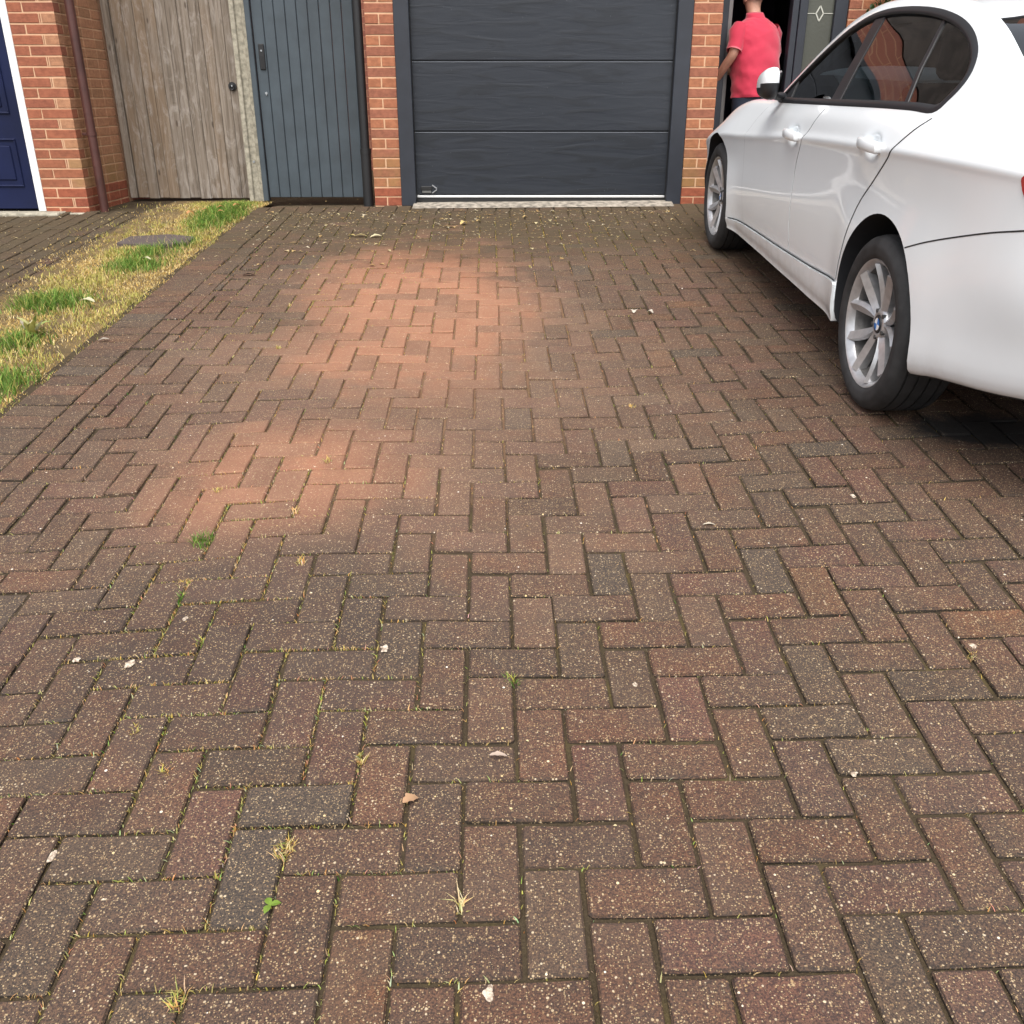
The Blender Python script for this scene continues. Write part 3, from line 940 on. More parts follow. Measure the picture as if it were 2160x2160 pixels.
for xx in (-.7795, 1.2505):
    gpart(box('guide_seal', xx, xx + .0025, GY - .02, GY + .02, .01, 2.06, MT['rubber']))
# small lift handle with two bright chevron bars, low on the left
hx, hz = -.745, .105
hb = box_bm(bmesh.new(), hx, hx + .09, GY - .010, GY - .001, hz, hz + .030, .003)
hnd = gpart(from_bm('lift_handle', hb, MT['black_plastic']))
gpart(box('handle_plate', hx + .01, hx + .085, GY - .0085, GY - .001, hz - .022, hz - .004, plain('grey_plate', (.10, .10, .095), .5), bevel=.002))
for s in (1, -1):
    bm = bmesh.new()
    box_bm(bm, -.024, .024, -.004, .004, -.0045, .0045, .0015)
    bmesh.ops.transform(bm, matrix=Matrix.Translation((hx + .112, GY - .006, hz + .009 + s * .017)) @ Matrix.Rotation(s * .62, 4, 'Y'), verts=bm.verts)
    gpart(from_bm('chevron', bm, MT['steel']))
# worn concrete threshold ramp
V = []
xs_ = lin(-.80, 1.30, 40)
for x in xs_:
    e = .012 * mnoise.noise(Vector((x * 7, 0, 0)))
    V += [(x, 7.772 + e, gz(x, 7.77) + .003), (x, 7.83 + e * .5, gz(x, 7.83) + .014), (x, 7.93, gz(x, 7.92) + .017), (x, 8.06, gz(x, 7.92) + .017)]
Fc = [(4 * k + a, 4 * (k + 1) + a, 4 * (k + 1) + a + 1, 4 * k + a + 1) for k in range(39) for a in range(3)]
under(obj('threshold', mesh('threshold', V, Fc, MT['threshold'], True)), house)

# entrance: dark frame, open doorway, leaded side light
EY = 8.60
def hbox(n, *a, **k): return under(box(n, *a, **k), house)
hbox('door_post', 1.700, 1.775, EY - .03, EY + .07, -.02, 2.2, MT['anthracite'], bevel=.004)
hbox('door_lining', 1.777, 1.815, EY + .02, EY + .10, -.02, 2.2, plain('grey_lining', (.16, .15, .145), .5), bevel=.003)
hbox('porch_corner', 1.592, 1.698, EY - .02, EY + .08, -.05, 2.46, MT['brickwork'])
sl = hbox('door_post', 2.292, 2.345, EY - .03, EY + .07, -.02, 2.2, MT['anthracite'], bevel=.004)
hbox('door_post', 2.350, 2.418, EY - .035, EY + .06, -.02, 2.2, MT['anthracite'], bevel=.004)
hbox('door_post', 2.640, 2.745, EY - .03, EY + .07, -.02, 2.2, MT['anthracite'], bevel=.004)
hbox('door_head', 1.70, 2.745, EY - .028, EY + .068, 2.202, 2.30, MT['anthracite'], bevel=.004)
hbox('side_light_rail', 2.4185, 2.6395, EY - .02, EY + .06, -.02, .42, MT['anthracite'], bevel=.004)
M = Mat('obscured_glass'); P_ = M.pos(True)
nz = M.noise(P_, 55, 3, .6)
MT['sidelight'] = M.set(Base_Color=M.mix(M.noise(P_, 2.2, 3), (.045, .047, .040), (.085, .088, .070)), Roughness=.22, Specular_IOR_Level=.5)
M.bump(nz, .25, .004)
pane = hbox('side_light', 2.4187, 2.6393, EY + .010, EY + .018, .422, 2.2, MT['sidelight'])
lead = MT['steel']
zl = 1.425
M = Mat('lead_came'); MT['lead'] = M.set(Base_Color=(.52, .52, .46), Roughness=.5, Metallic=.3)
def bar(a, b, w=.006, root=pane):
    d = Vector(b) - Vector(a); n = Vector((-d.z, 0, d.x)).normalized() * (w / 2)
    a, b = Vector(a), Vector(b); t = Vector((0, .004, 0))
    V = [a - n, a + n, b + n, b - n]; V = V + [v + t for v in V]
    Fc = [(0, 1, 2, 3), (7, 6, 5, 4), (0, 4, 5, 1), (1, 5, 6, 2), (2, 6, 7, 3), (3, 7, 4, 0)]
    return under(obj('lead_strip', mesh('lead_strip', V, Fc, MT['lead'])), root)
ly = EY + .005
cx_ = 2.528
for zc_ in (zl, .98, 1.83):
    bar((2.4190, ly, zc_), (cx_ - .030, ly, zc_), .005); bar((cx_ + .030, ly, zc_), (2.639, ly, zc_), .005)
    for sx, sz in ((1, 1), (1, -1), (-1, 1), (-1, -1)):
        bar((cx_ + sx * .030, ly, zc_), (cx_, ly, zc_ + sz * .056), .009)
# brick jamb right of the entrance
ent = Geo()
hbox('mortar', 2.752, 4.4, EY - .035, EY + .2, -.08, 2.46, MT['mortar'])
for c in range(33):
    z = Z0 + c * CO
    x = 2.750 if c % 2 else 2.750 - .1125
    while x < 4.3:
        a0 = max(x, 2.750)
        o_own = 12 <= c < 24 and a0 < 3.0
        lay(None, ent, 'x', a0, x + .215, EY - .04, z, pick(c), own=o_own)
        if o_own: under(COL.objects[-1], house)
        x += .225
eb = ent.build('entrance_brickwork', MT['brick']); under(eb, house); tag(eb, kind='stuff')
hbox('porch_upper_wall', 1.5965, 4.4, EY - .038, EY + 4, 2.461, 5.0, MT['dimmed_upper'])
hbox('front_wall', 4.402, 9.5, EY - .038, EY + 4, -.15, 5.0, MT['brickwork'])
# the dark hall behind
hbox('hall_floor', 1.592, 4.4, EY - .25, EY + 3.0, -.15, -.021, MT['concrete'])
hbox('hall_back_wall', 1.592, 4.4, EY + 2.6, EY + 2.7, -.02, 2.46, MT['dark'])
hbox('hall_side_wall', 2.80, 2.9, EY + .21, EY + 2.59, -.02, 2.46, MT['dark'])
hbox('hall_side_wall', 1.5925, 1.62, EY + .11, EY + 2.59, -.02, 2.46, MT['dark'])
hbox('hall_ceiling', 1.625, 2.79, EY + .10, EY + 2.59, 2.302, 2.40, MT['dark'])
# the open front door leaf, swung inwards on the left
dl = box_bm(bmesh.new(), 0, .045, 0, .80, -.01, 2.15, .004)
bmesh.ops.transform(dl, matrix=Matrix.Translation((1.66, EY + .12, 0)) @ Matrix.Rotation(-.10, 4, 'Z'), verts=dl.verts)
fd = under(from_bm('front_door', dl, plain('black_door_paint', (.012, .012, .016), .35)), house)

# ------------------------------------------------------------------ neighbour's house on the left
NX, NY = -3.43, 7.85
nh = empty('neighbour_house', (-3.6, NY, -.05))
tag(nh, 'red brick house corner with navy blue door and white door frame', 'house')
bpy.context.view_layer.update()
nup = Geo()
under(box('mortar', -3.777, NX - .0035, NY + .0035, 8.80, -.12, 2.6, MT['mortar']), nh)
for c in range(-1, 34):
    z = Z0 + c * CO
    own = c < 26
    front = []
    ret = []
    if c % 2:
        front = [(-3.780, -3.780 + .1085), (-3.6615, NX)]
        s = NY + .1025 + JT
        hd = [.105]
    else:
        front = [(-3.780, -3.555), (-3.545, NX - .1125)]
        s = NY
        hd = [.215]
    y = s
    first = True
    while y < 8.70:
        L = hd[0] if first else .2152
        first = False
        y2 = min(y + L, 8.71)
        if y2 - y > .03: ret.append((y, y2))
        y = y2 + JT
    for a0, a1 in front:
        m = MT['brick_plinth'] if c < 2 else MT['brick_left']
        lay(None, nup, 'x', a0, a1, NY, z, m, own=own)
        if own: under(COL.objects[-1], nh)
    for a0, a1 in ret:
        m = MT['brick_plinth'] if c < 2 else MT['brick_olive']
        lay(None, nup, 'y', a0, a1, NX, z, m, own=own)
        if own: under(COL.objects[-1], nh)
nb = nup.build('upper_brickwork', MT['brick']); under(nb, nh); tag(nb, kind='stuff')
under(box('upper_wall', -9.0, NX - .004, NY + .004, 13, 2.601, 5.2, MT['brickwork']), nh)
under(box('side_wall', -5.2, NX - .010, 8.81, 13, -.1, 2.60, MT['brickwork']), nh)
under(box('front_wall', -9.0, -4.80, NY + .004, 8.79, -.1, 2.60, MT['brickwork']), nh)
nf = bmesh.new()
box_bm(nf, -3.840, -3.7805, NY - .004, NY + .12, -.045, 2.15, .004)
box_bm(nf, -4.799, -4.740, NY - .004, NY + .12, -.045, 2.15, .004)
box_bm(nf, -4.799, -3.7805, NY - .003, NY + .12, 2.151, 2.215, .004)
under(from_bm('door_frame', nf, MT['white_paint']), nh)
dY = NY + .028
bd = under(box('blue_door', -4.7385, -3.8415, dY, dY + .045, -.030, 2.149, MT['blue_paint'], bevel=.003), nh)
def raised(x0, x1, z0, z1):
    """a fielded door panel: moulding rim with a bevelled field"""
    bm = bmesh.new()
    for (a, b, c, d) in ((x0, x1, z1 - .014, z1), (x0, x1, z0, z0 + .014), (x0, x0 + .014, z0 + .0142, z1 - .0142), (x1 - .014, x1, z0 + .0142, z1 - .0142)):
        box_bm(bm, a, b, dY - .012, dY + .002, c, d, .004)
    box_bm(bm, x0 + .05, x1 - .05, dY - .009, dY + .002, z0 + .05, z1 - .05, .007)
    return under(from_bm('moulded_panel', bm, MT['blue_paint']), bd)
for (x0, x1) in ((-4.22, -3.93), (-4.65, -4.36)):
    raised(x0, x1, .14, .50); raised(x0, x1, .68, 1.35); raised(x0, x1, 1.45, 2.0)
under(box('door_step', -4.86, -3.62, NY - .16, NY + .02, -.14, -.046, MT['concrete'], bevel=.008), nh)
under(box('hall_block', -4.80, -3.78, NY + .13, NY + .5, -.1, 2.6, MT['dark']), nh)
under(box('footing', -3.72, NX + .05, NY - .035, NY - .002, -.14, -.055, MT['concrete'], bevel=.01), nh)

# ------------------------------------------------------------------ downpipes
dp = empty('brown_downpipe', (-3.345, 7.945, -.07))
tag(dp, 'brown plastic downpipe on the corner of the red brick house', 'downpipe')
tube('pipe', [(0, 0, 0), (0, 0, .05), (0, 0, 1.2), (0, 0, 3.0)], .0345, MT['brown_plastic'], dp, 24)
cl = tube('pipe_clip', [(0, 0, .590), (0, 0, .6145)], .0385, MT['brown_plastic'], dp, 24)
b_ = box('clip_lug', -.075, -.036, -.012, .012, .592, .612, MT['brown_plastic'], cl, .003)
tube('pipe_clip', [(0, 0, 2.2), (0, 0, 2.224)], .0385, MT['brown_plastic'], dp, 24)
box('drain_collar', -.045, .045, -.045, .045, -.02, .008, MT['black_plastic'], dp, .008)
bp = empty('black_downpipe', (-1.180, 7.985, -.03))
tag(bp, 'black downpipe in the gap between the grey gate and the garage pier', 'downpipe')
tube('pipe', [(0, 0, .40), (0, 0, 3.0)], .034, MT['black_plastic'], bp, 20)
tube('socket_pipe', [(0, 0, 0), (0, 0, .42)], .041, MT['black_plastic'], bp, 20)
tube('socket_collar', [(0, 0, .41), (0, 0, .45)], .044, MT['black_plastic'], bp, 20)

# ------------------------------------------------------------------ gates
gw = empty('wooden_gate', (-2.85, 8.70, -.03))
tag(gw, 'weathered grey-brown wooden plank gate with a black ring latch', 'gate')
x = -3.405 + 2.85
bm = box_bm(bmesh.new(), x, x + .062, -.02, .05, .005, 1.96, .005)
from_bm('gate_stile', bm, MT['wood'], gw)
x += .066
k = 0
while x < -2.318 + 2.85 - .03:
    w = rng.uniform(.086, .099)
    x2 = min(x + w, -2.312 + 2.85)
    bm = box_bm(bmesh.new(), x + .0012, x2 - .0012, rng.uniform(-.003, .003), .022, rng.uniform(-.004, .006), 1.95, .004)
    from_bm('plank', bm, MT['wood'], gw)
    x = x2; k += 1
box('ledge', -.53, .53, .024, .06, .25, .36, MT['wood'], gw)
box('ledge', -.53, .53, .024, .06, 1.55, 1.66, MT['wood'], gw)
lt = tube('latch_plate', [(.462, -.004, .912), (.462, -.014, .912)], .034, MT['black_plastic'], gw, 20)
rg = [(.462 + .019 * math.cos(a), -.020, .906 + .022 * math.sin(a)) for a in np.linspace(0, 2 * math.pi, 19)]
tube('latch_ring', rg, .0042, MT['black_plastic'], lt, 8)
tube('latch_spindle', [(.462, -.012, .916), (.462, -.028, .916)], .007, MT['steel'], lt, 10)

cp = empty('concrete_post', (-2.228, 8.55, -.08))
tag(cp, 'slotted grey concrete fence post between the wooden and grey gates', 'post')
box('post_core', -.066, .066, -.030, .062, 0, 2.1, MT['concrete'], cp, .006)
box('post_ridge', -.0665, -.026, -.052, -.0305, .001, 2.098, MT['concrete'], cp, .006)
box('post_ridge', .030, .0665, -.052, -.0305, .001, 2.098, MT['concrete'], cp, .006)
tube('bolt', [(.0, -.028, .37), (.0, -.040, .37)], .010, MT['steel'], cp, 8)

gg = empty('grey_gate', (-1.70, 8.45, -.005))
tag(gg, 'blue-grey painted tongue-and-groove gate beside the brick garage pier', 'gate')
box('gate_post', -.452, -.408, -.03, .05, -.02, 2.05, MT['grey_paint'], gg, .004)
box('gate_post', .420, .465, -.03, .05, -.02, 2.05, MT['anthracite'], gg, .004)
n = 9
for k in range(n):
    a = -.404 + k * (.820 / n); b = a + .820 / n
    bm = box_bm(bmesh.new(), a + .0016, b - .0016, -.003 + rng.uniform(-.001, .001), .022, .008, 2.0, .0045)
    from_bm('board', bm, MT['grey_paint'], gg)
box('ledge', -.40, .41, .024, .05, .2, .3, MT['grey_paint'], gg)
box('ledge', -.40, .41, .024, .05, 1.5, 1.6, MT['grey_paint'], gg)
hp = box('pull_plate', -.372, -.326, -.016, -.0045, 1.01, 1.20, MT['black_plastic'], gg, .004)
box('pull_recess', -.362, -.336, -.0175, -.0165, 1.02, 1.11, plain('recess_black', (.004, .004, .005), .6), hp)
tube('keyhole', [(-.349, -.0165, 1.15), (-.349, -.020, 1.15)], .007, MT['steel'], hp, 10)
lk = tube('lock_barrel', [(-.342, -.004, .833), (-.342, -.016, .833)], .010, MT['steel'], gg, 14)
box('lock_tail', -.346, -.338, -.014, -.005, .815, .832, MT['steel'], lk, .001)
# ground and fence closing the passages behind the gates
under(box('passage_end', -3.42, -1.12, 12.6, 12.7, -.1, 2.2, MT['brickwork']), house)

# shrub by the entrance, just showing over the car
sh = empty('entrance_shrub', (3.03, 8.25, gz(3.03, 7.92)))
tag(sh, 'dark green leafy shrub beside the entrance brickwork', 'shrub')
M = Mat('shrub_leaf'); c_ = M.nd('Attribute', attribute_name='tone').outputs['Color']
MT['leaf'] = M.set(Base_Color=c_, Roughness=.5, Specular_IOR_Level=.4)
G = Geo(); sr = random.Random(3)
for k in range(1500):
    a = sr.uniform(0, 6.283); zz = sr.uniform(.9, 1.85)
    rr = .24 * math.sqrt(sr.random()) * (1.0 - abs(zz - 1.4) / .75 * .5)
    L = sr.uniform(.03, .06)
    V, Fc = leaf_geo(L, L * .5, .3, 3)
    R = Matrix.Translation((math.cos(a) * rr, math.sin(a) * rr, zz)) @ Matrix.Rotation(sr.uniform(0, 6.28), 4, 'Z') @ Matrix.Rotation(sr.uniform(-1.1, 1.1), 4, 'Y')
    s = sr.uniform(.5, 1.2)
    G.add([tuple(R @ Vector(v)) for v in V], Fc, (.045 * s, .085 * s, .022 * s))
G.build('foliage', MT['leaf'], sh)
for k in range(5):
    a = k * 1.26
    tube('stem', [(0, 0, 0), (.03 * math.cos(a), .03 * math.sin(a), .5), (.12 * math.cos(a), .12 * math.sin(a), 1.2), (.15 * math.cos(a), .15 * math.sin(a), 1.6)], [.014, .011, .007, .003], plain('bark', (.08, .055, .035), .9), sh, 6)
# ------------------------------------------------------------------ the white saloon car
# local frame: x to the right, y forward from the rear axle, z up from the ground
def spline(xs, ys):
    """monotone-ish cubic through the table"""
    xs, ys = np.array(xs, float), np.array(ys, float)
    o = np.argsort(xs); xs, ys = xs[o], ys[o]
    h = np.diff(xs); d = np.diff(ys) / h
    m = np.zeros_like(xs); m[0], m[-1] = d[0], d[-1]
    for k in range(1, len(xs) - 1):
        if d[k - 1] * d[k] > 0:
            w1, w2 = 2 * h[k] + h[k - 1], h[k] + 2 * h[k - 1]
            m[k] = (w1 + w2) / (w1 / d[k - 1] + w2 / d[k])
    def f(t):
        t = min(max(t, xs[0]), xs[-1])
        k = min(max(int(np.searchsorted(xs, t)) - 1, 0), len(h) - 1)
        s = (t - xs[k]) / h[k]
        return float((2 * s**3 - 3 * s**2 + 1) * ys[k] + (s**3 - 2 * s**2 + s) * h[k] * m[k] + (-2 * s**3 + 3 * s**2) * ys[k + 1] + (s**3 - s**2) * h[k] * m[k + 1])
    return f

WB, RW = 2.81, .328
XC = spline([-1.055, -1.045, -1.02, -.97, -.90, -.8, -.6, -.3, 0, .4, .8, 1.2, 1.6, 2.0, 2.4, 2.81, 3.05, 3.2, 3.33, 3.45, 3.53, 3.58],
            [.56, .64, .725, .79, .832, .862, .888, .901, .9055, .900, .894, .891, .891, .895, .901, .905, .902, .888, .850, .775, .66, .50])
ZC = spline([-1.06, -.88, -.3, .16, .7, 1.2, 1.8, 2.29, 2.7, 3.0, 3.3, 3.58], [.985, .985, .965, .938, .902, .862, .800, .752, .715, .665, .60, .545])
ZB = spline([-1.06, -1.0, -.8, -.5, -.35, .3, 1.2, 2.3, 3.1, 3.4, 3.58], [.43, .385, .335, .285, .25, .215, .205, .205, .20, .215, .28])
XBT = spline([-1.06, -1.02, -.95, -.8, -.6, -.3, 0, .6, 1.2, 1.7, 1.95, 2.25, 2.6, 2.81, 3.0, 3.2, 3.35, 3.5, 3.58],
             [.47, .60, .69, .755, .79, .818, .832, .842, .838, .818, .802, .788, .782, .780, .770, .74, .68, .56, .38])
ZBT = spline([-1.06, -1.02, -.95, -.8, -.5, -.1, .3, .61, 1.2, 1.7, 1.95, 2.25, 2.5, 2.81, 3.0, 3.2, 3.35, 3.5, 3.58],
             [1.00, 1.03, 1.055, 1.07, 1.078, 1.073, 1.055, 1.036, .998, .966, .950, .938, .920, .868, .815, .745, .685, .62, .575])
ZT = spline([-1.06, -1.03, -.97, -.85, -.72, -.6, -.45, -.3, -.1, .1, .35, .7, 1.0, 1.2, 1.38, 1.55, 1.75, 1.95, 2.12, 2.22, 2.35, 2.6, 3.0, 3.3, 3.45, 3.55, 3.58],
            [1.04, 1.085, 1.108, 1.110, 1.122, 1.160, 1.230, 1.292, 1.362, 1.404, 1.432, 1.446, 1.447, 1.440, 1.414, 1.350, 1.250, 1.137, 1.035, .990, .972, .935, .862, .782, .728, .67, .60])
XR = spline([-.85, -.7, -.5, -.3, -.1, .1, .4, .8, 1.05, 1.3, 1.55, 1.8, 1.98, 2.1], [.72, .735, .725, .700, .672, .648, .626, .618, .622, .645, .690, .742, .772, .775])
ZR = spline([-.85, -.7, -.5, -.3, -.1, .1, .4, .8, 1.05, 1.3, 1.55, 1.8, 1.98, 2.1], [1.085, 1.104, 1.182, 1.258, 1.328, 1.374, 1.412, 1.421, 1.410, 1.358, 1.240, 1.087, .985, .962])

def wrap(t): return math.exp(-(t / .46) ** 6)
def ctrl(y):
    xc, zc, zb, xb, zbt, zt = XC(y), ZC(y), ZB(y), XBT(y), ZBT(y), ZT(y)
    fl = max(wrap(y), wrap(y - WB))                       # flare round the wheels
    endk = max(0, min(1, (-.55 - y) / .3)) + max(0, min(1, (y - 3.1) / .3))
    low = .046 * (1 - fl) + .012 * fl + .05 * endk
    zc = min(zc, zbt - .05)
    P = [(0, zb + .02), (min(.60, xc * .7), zb + .015), (xc - low - .05, zb + .002), (xc - low - .010, zb + .028)]
    z1 = zb + (zc - zb) * .26; z2 = zb + (zc - zb) * .50; z3 = zb + (zc - zb) * .78
    P += [(xc - .017 * (1 - fl) - .004 - low * .25 - .022 * endk, z1), (xc - .016 * (1 - fl) - .004 - .006 * endk, z2), (xc - .0165, z3),
          (xc - .0065, zc - .030), (xc, zc), (xc - .011, zc + .024)]
    P += [(xc - .011 + (xb + .011 - xc) * .55 + .006, zc + .024 + (zbt - zc - .024) * .55), (xb, zbt)]
    if -.85 < y < 2.1:
        xr, zr = XR(y), ZR(y)
        k = max(0, min(1, (y + .85) / .25)) * max(0, min(1, (2.1 - y) / .2))
    else: xr = zr = None; k = 0
    xa, za = xb * .82, zbt + (zt - zbt) * .55             # plain deck section
    if k > 0:
        xr, zr = xa + (xr - xa) * k, za + (zr - za) * k
    else: xr, zr = xa, za
    zr = max(zr, zbt + .004); zr = min(zr, zt - .002)
    P += [((xb + xr) / 2 + .010 * k, (zbt + zr) / 2), (xr, zr), (xr * .90, zr + (zt - zr) * .34), (xr * .62, zr + (zt - zr) * .75), (xr * .3, zr + (zt - zr) * .945), (0, zt)]
    return P

SUB = 4
def section(y, SUB=4):
    P = [Vector((a, b, 0)) for a, b in ctrl(y)]
    out = []
    for k in range(len(P) - 1):
        p0, p1, p2, p3 = P[max(k - 1, 0)], P[k], P[k + 1], P[min(k + 2, len(P) - 1)]
        if k == 0: p0 = Vector((-P[1].x, P[1].y, 0))
        if k == len(P) - 2: p3 = Vector((-P[-2].x, P[-2].y, 0))
        d0, d1, d2 = (max((a - b).length, 1e-4) ** .5 for a, b in ((p1, p0), (p2, p1), (p3, p2)))
        m1 = (p2 - p1) + ((p1 - p0) / d0 - (p2 - p0) / (d0 + d1)) * d1
        m2 = (p2 - p1) + ((p3 - p2) / d2 - (p3 - p1) / (d1 + d2)) * d1
        for s in range(SUB):
            t = s / SUB
            out.append((p1 * (2*t**3 - 3*t*t + 1) + m1 * (t**3 - 2*t*t + t) + p2 * (-2*t**3 + 3*t*t) + m2 * (t**3 - t*t)))
    out.append(P[-1])
    return [(v.x, v.y) for v in out]

YS = [-1.055, -1.05, -1.04, -1.025, -1.0] + list(np.arange(-.96, 3.30, .045)) + [3.33, 3.38, 3.43, 3.48, 3.52, 3.55, 3.57, 3.58]
SEC = {}
def sec(y):
    k = round(y, 4)
    if k not in SEC: SEC[k] = section(y)
    return SEC[k]

FINE = {}
def side_x(y, z):
    """half width of the body side at height z"""
    k0 = round(y, 4)
    if k0 not in FINE: FINE[k0] = section(y, 14)
    S = FINE[k0]; lo = 3 * 14
    for k in range(lo, len(S) - 1):
        a, b = S[k], S[k + 1]
        if a[1] <= z <= b[1] and b[1] - a[1] > 1e-6:
            return a[0] + (b[0] - a[0]) * (z - a[1]) / (b[1] - a[1])
    return S[lo][0] if z < S[lo][1] else S[-2][0]

def top_z(x, y):
    S = sec(y); x = abs(x)
    for k in range(len(S) - 1, 13 * SUB - 8, -1):
        a, b = S[k], S[k - 1]
        if a[0] <= x <= b[0] and b[0] - a[0] > 1e-6:
            return a[1] + (b[1] - a[1]) * (x - a[0]) / (b[0] - a[0])
    return S[-1][1]

# body shell
V, Fc = [], []
ns = None
for y in YS:
    S = sec(y); L = [(x, z) for x, z in S] + [(-x, z) for x, z in S[-2:0:-1]]
    ns = len(L)
    V += [(x, y, z) for x, z in L]
for a in range(len(YS) - 1):
    for b in range(ns):
        b2 = (b + 1) % ns
        Fc.append((a * ns + b, a * ns + b2, (a + 1) * ns + b2, (a + 1) * ns + b))
Fc.append(tuple(range(ns))); Fc.append(tuple((len(YS) - 1) * ns + b for b in range(ns))[::-1])
M = Mat('white_car_paint'); O_ = M.pos(False)
dirt = M.mr(M.noise(O_, 5, 4, .6), .35, .75, 0, .10)
zz_ = M.nd('SeparateXYZ', {0: O_}).outputs[2]
low_ = M.math('MULTIPLY', M.mr(zz_, .42, .20, 0, 1), M.mr(M.noise(O_, 14, 4, .7), .35, .7, .15, .55))
pc = M.mix(dirt, (.85, .85, .84), (.72, .70, .67))
pc = M.mix(low_, pc, (.50, .46, .40))
MT['paint'] = M.set(Base_Color=M.mix(1, pc, (.95, 1.0, 1.045), 'MULTIPLY'), Roughness=.32, Coat_Weight=.9, Coat_Roughness=.05, Specular_IOR_Level=.5)
MT['car_black'] = plain('satin_black_trim', (.016, .017, .020), .42)
MT['seam'] = plain('panel_gap', (.02, .02, .02), .8)
MT['tyre'] = plain('tyre_rubber', (.020, .020, .021), .75, noise_amt=.35, noise_scale=14, bump=.2)
MT['rim'] = plain('silver_alloy', (.50, .50, .51), .30, metal=.6, noise_amt=.12, noise_scale=25)
MT['barrel'] = plain('dark_grey_barrel', (.17, .165, .16), .5, metal=.5, noise_amt=.3, noise_scale=20)  # darker than the rim, for contrast between the spokes
MT['rim_dark'] = plain('brake_dark_grey', (.10, .10, .10), .5, metal=.6)  # dark grey of brake discs and wheel bolts
MT['glass'] = glass_material('tinted_car_glass', (.30, .34, .36), 0.0)
MT['mirror'] = plain('mirror_glass', (.85, .87, .88), .03, metal=1.0)
MT['seat'] = plain('black_seat_cloth', (.022, .022, .025), .8)
MT['red_lens'] = plain('red_tail_lens', (.42, .012, .02), .12, coat=1.0)
MT['liner'] = plain('wheel_arch_liner', (.010, .011, .014), .9)

def tmp(bm):
    bmesh.ops.recalc_face_normals(bm, faces=bm.faces)
    m = bpy.data.meshes.new('cutter'); bm.to_mesh(m); bm.free()
    return obj('cutter', m)
def prism(poly, axis, a, b):
    bm = bmesh.new()
    def P(u, w, t): return (t, u, w) if axis == 'x' else (u, w, t)
    v0 = [bm.verts.new(P(u, w, a)) for u, w in poly]; v1 = [bm.verts.new(P(u, w, b)) for u, w in poly]
    bm.faces.new(v0); bm.faces.new(v1[::-1])
    for k in range(len(poly)):
        k2 = (k + 1) % len(poly)
        bm.faces.new((v0[k], v0[k2], v1[k2], v1[k]))
    return tmp(bm)

def smooth_poly(pts, n=6):
    """closed Catmull-Rom outline"""
    out = []
    N = len(pts)
    for k in range(N):
        p = [Vector((*pts[(k + q - 1) % N], 0)) for q in range(4)]
        for s in range(n):
            t = s / n
            v = .5 * ((2 * p[1]) + (p[2] - p[0]) * t + (2 * p[0] - 5 * p[1] + 4 * p[2] - p[3]) * t * t + (3 * p[1] - p[0] - 3 * p[2] + p[3]) * t ** 3)
            out.append((v.x, v.y))
    return out

# day-light opening of the side windows: lower line, kinked rear corner, roof arc, A-pillar
LOW = lambda y: ZBT(y) + .004
DLO = [(1.90, LOW(1.90) + .006), (1.6, LOW(1.6)), (1.2, LOW(1.2)), (.8, LOW(.8)), (.4, LOW(.4)), (.1, LOW(.1)), (-.075, LOW(-.075)),
       (-.125, 1.118), (-.155, 1.170), (-.140, 1.220), (-.075, 1.275), (.06, 1.328), (.25, 1.368), (.5, 1.392), (.8, 1.397), (1.05, 1.380), (1.25, 1.332), (1.45, 1.242), (1.65, 1.124), (1.80, 1.027)]
def shrink(poly, d):
    s = sum(poly[k][0] * poly[(k + 1) % len(poly)][1] - poly[(k + 1) % len(poly)][0] * poly[k][1] for k in range(len(poly)))
    p = poly if s > 0 else poly[::-1]
    return inset(p, d)
DLO_IN = shrink(DLO, .020)

body_me = mesh('body', V, Fc, None)
shell = obj('body', body_me)
bmn = bmesh.new(); bmn.from_mesh(body_me); bmesh.ops.recalc_face_normals(bmn, faces=bmn.faces); bmn.to_mesh(body_me); bmn.free()
cutters = []
for yw in (0, WB):
    for s in (-1, 1):
        bm = bmesh.new()
        bmesh.ops.create_cone(bm, cap_ends=True, segments=64, radius1=.384 if yw == 0 else .366, radius2=.384 if yw == 0 else .366, depth=.50)
        bmesh.ops.transform(bm, matrix=Matrix.Translation((s * .80, yw, .346)) @ Matrix.Rotation(math.pi / 2, 4, 'Y'), verts=bm.verts)
        cutters.append(tmp(bm))
for (a_, b_) in ((1.262, .862), (.222, .938)):            # room for the handle bowls
    for s in (-1, 1):
        bm = bmesh.new(); bmesh.ops.create_uvsphere(bm, u_segments=20, v_segments=12, radius=1)
        bmesh.ops.transform(bm, matrix=Matrix.Translation((s * .905, a_, b_)) @ Matrix.Diagonal((.055, .095, .055, 1)), verts=bm.verts)
        cutters.append(tmp(bm))
# cabin
cv, cf = [], []
cys = list(np.arange(-.60, 2.05, .1)) + [2.08]
for y in cys:
    xb, zbt, zt = XBT(y), ZBT(y), ZT(y)
    xr, zr = XR(y), ZR(y)
    H = [(0, .36), (.70, .36), (.745, .80), (xb - .055, zbt - .03), ((xb + xr) / 2 - .040, (zbt + zr) / 2), (xr - .050, max(zr - .035, zbt - .015)), (xr * .6, zr + (zt - zr) * .7 - .035), (0, zt - .04)]
    L = H + [(-a, b) for a, b in H[-2:0:-1]]
    cv += [(a, y, b) for a, b in L]
nl = len(L)
for a in range(len(cys) - 1):
    for b in range(nl):
        b2 = (b + 1) % nl
        cf.append((a * nl + b, a * nl + b2, (a + 1) * nl + b2, (a + 1) * nl + b))
cf.append(tuple(range(nl))); cf.append(tuple((len(cys) - 1) * nl + b for b in range(nl))[::-1])
bm = bmesh.new(); bm.from_mesh(mesh('c', cv, cf)); cutters.append(tmp(bm))
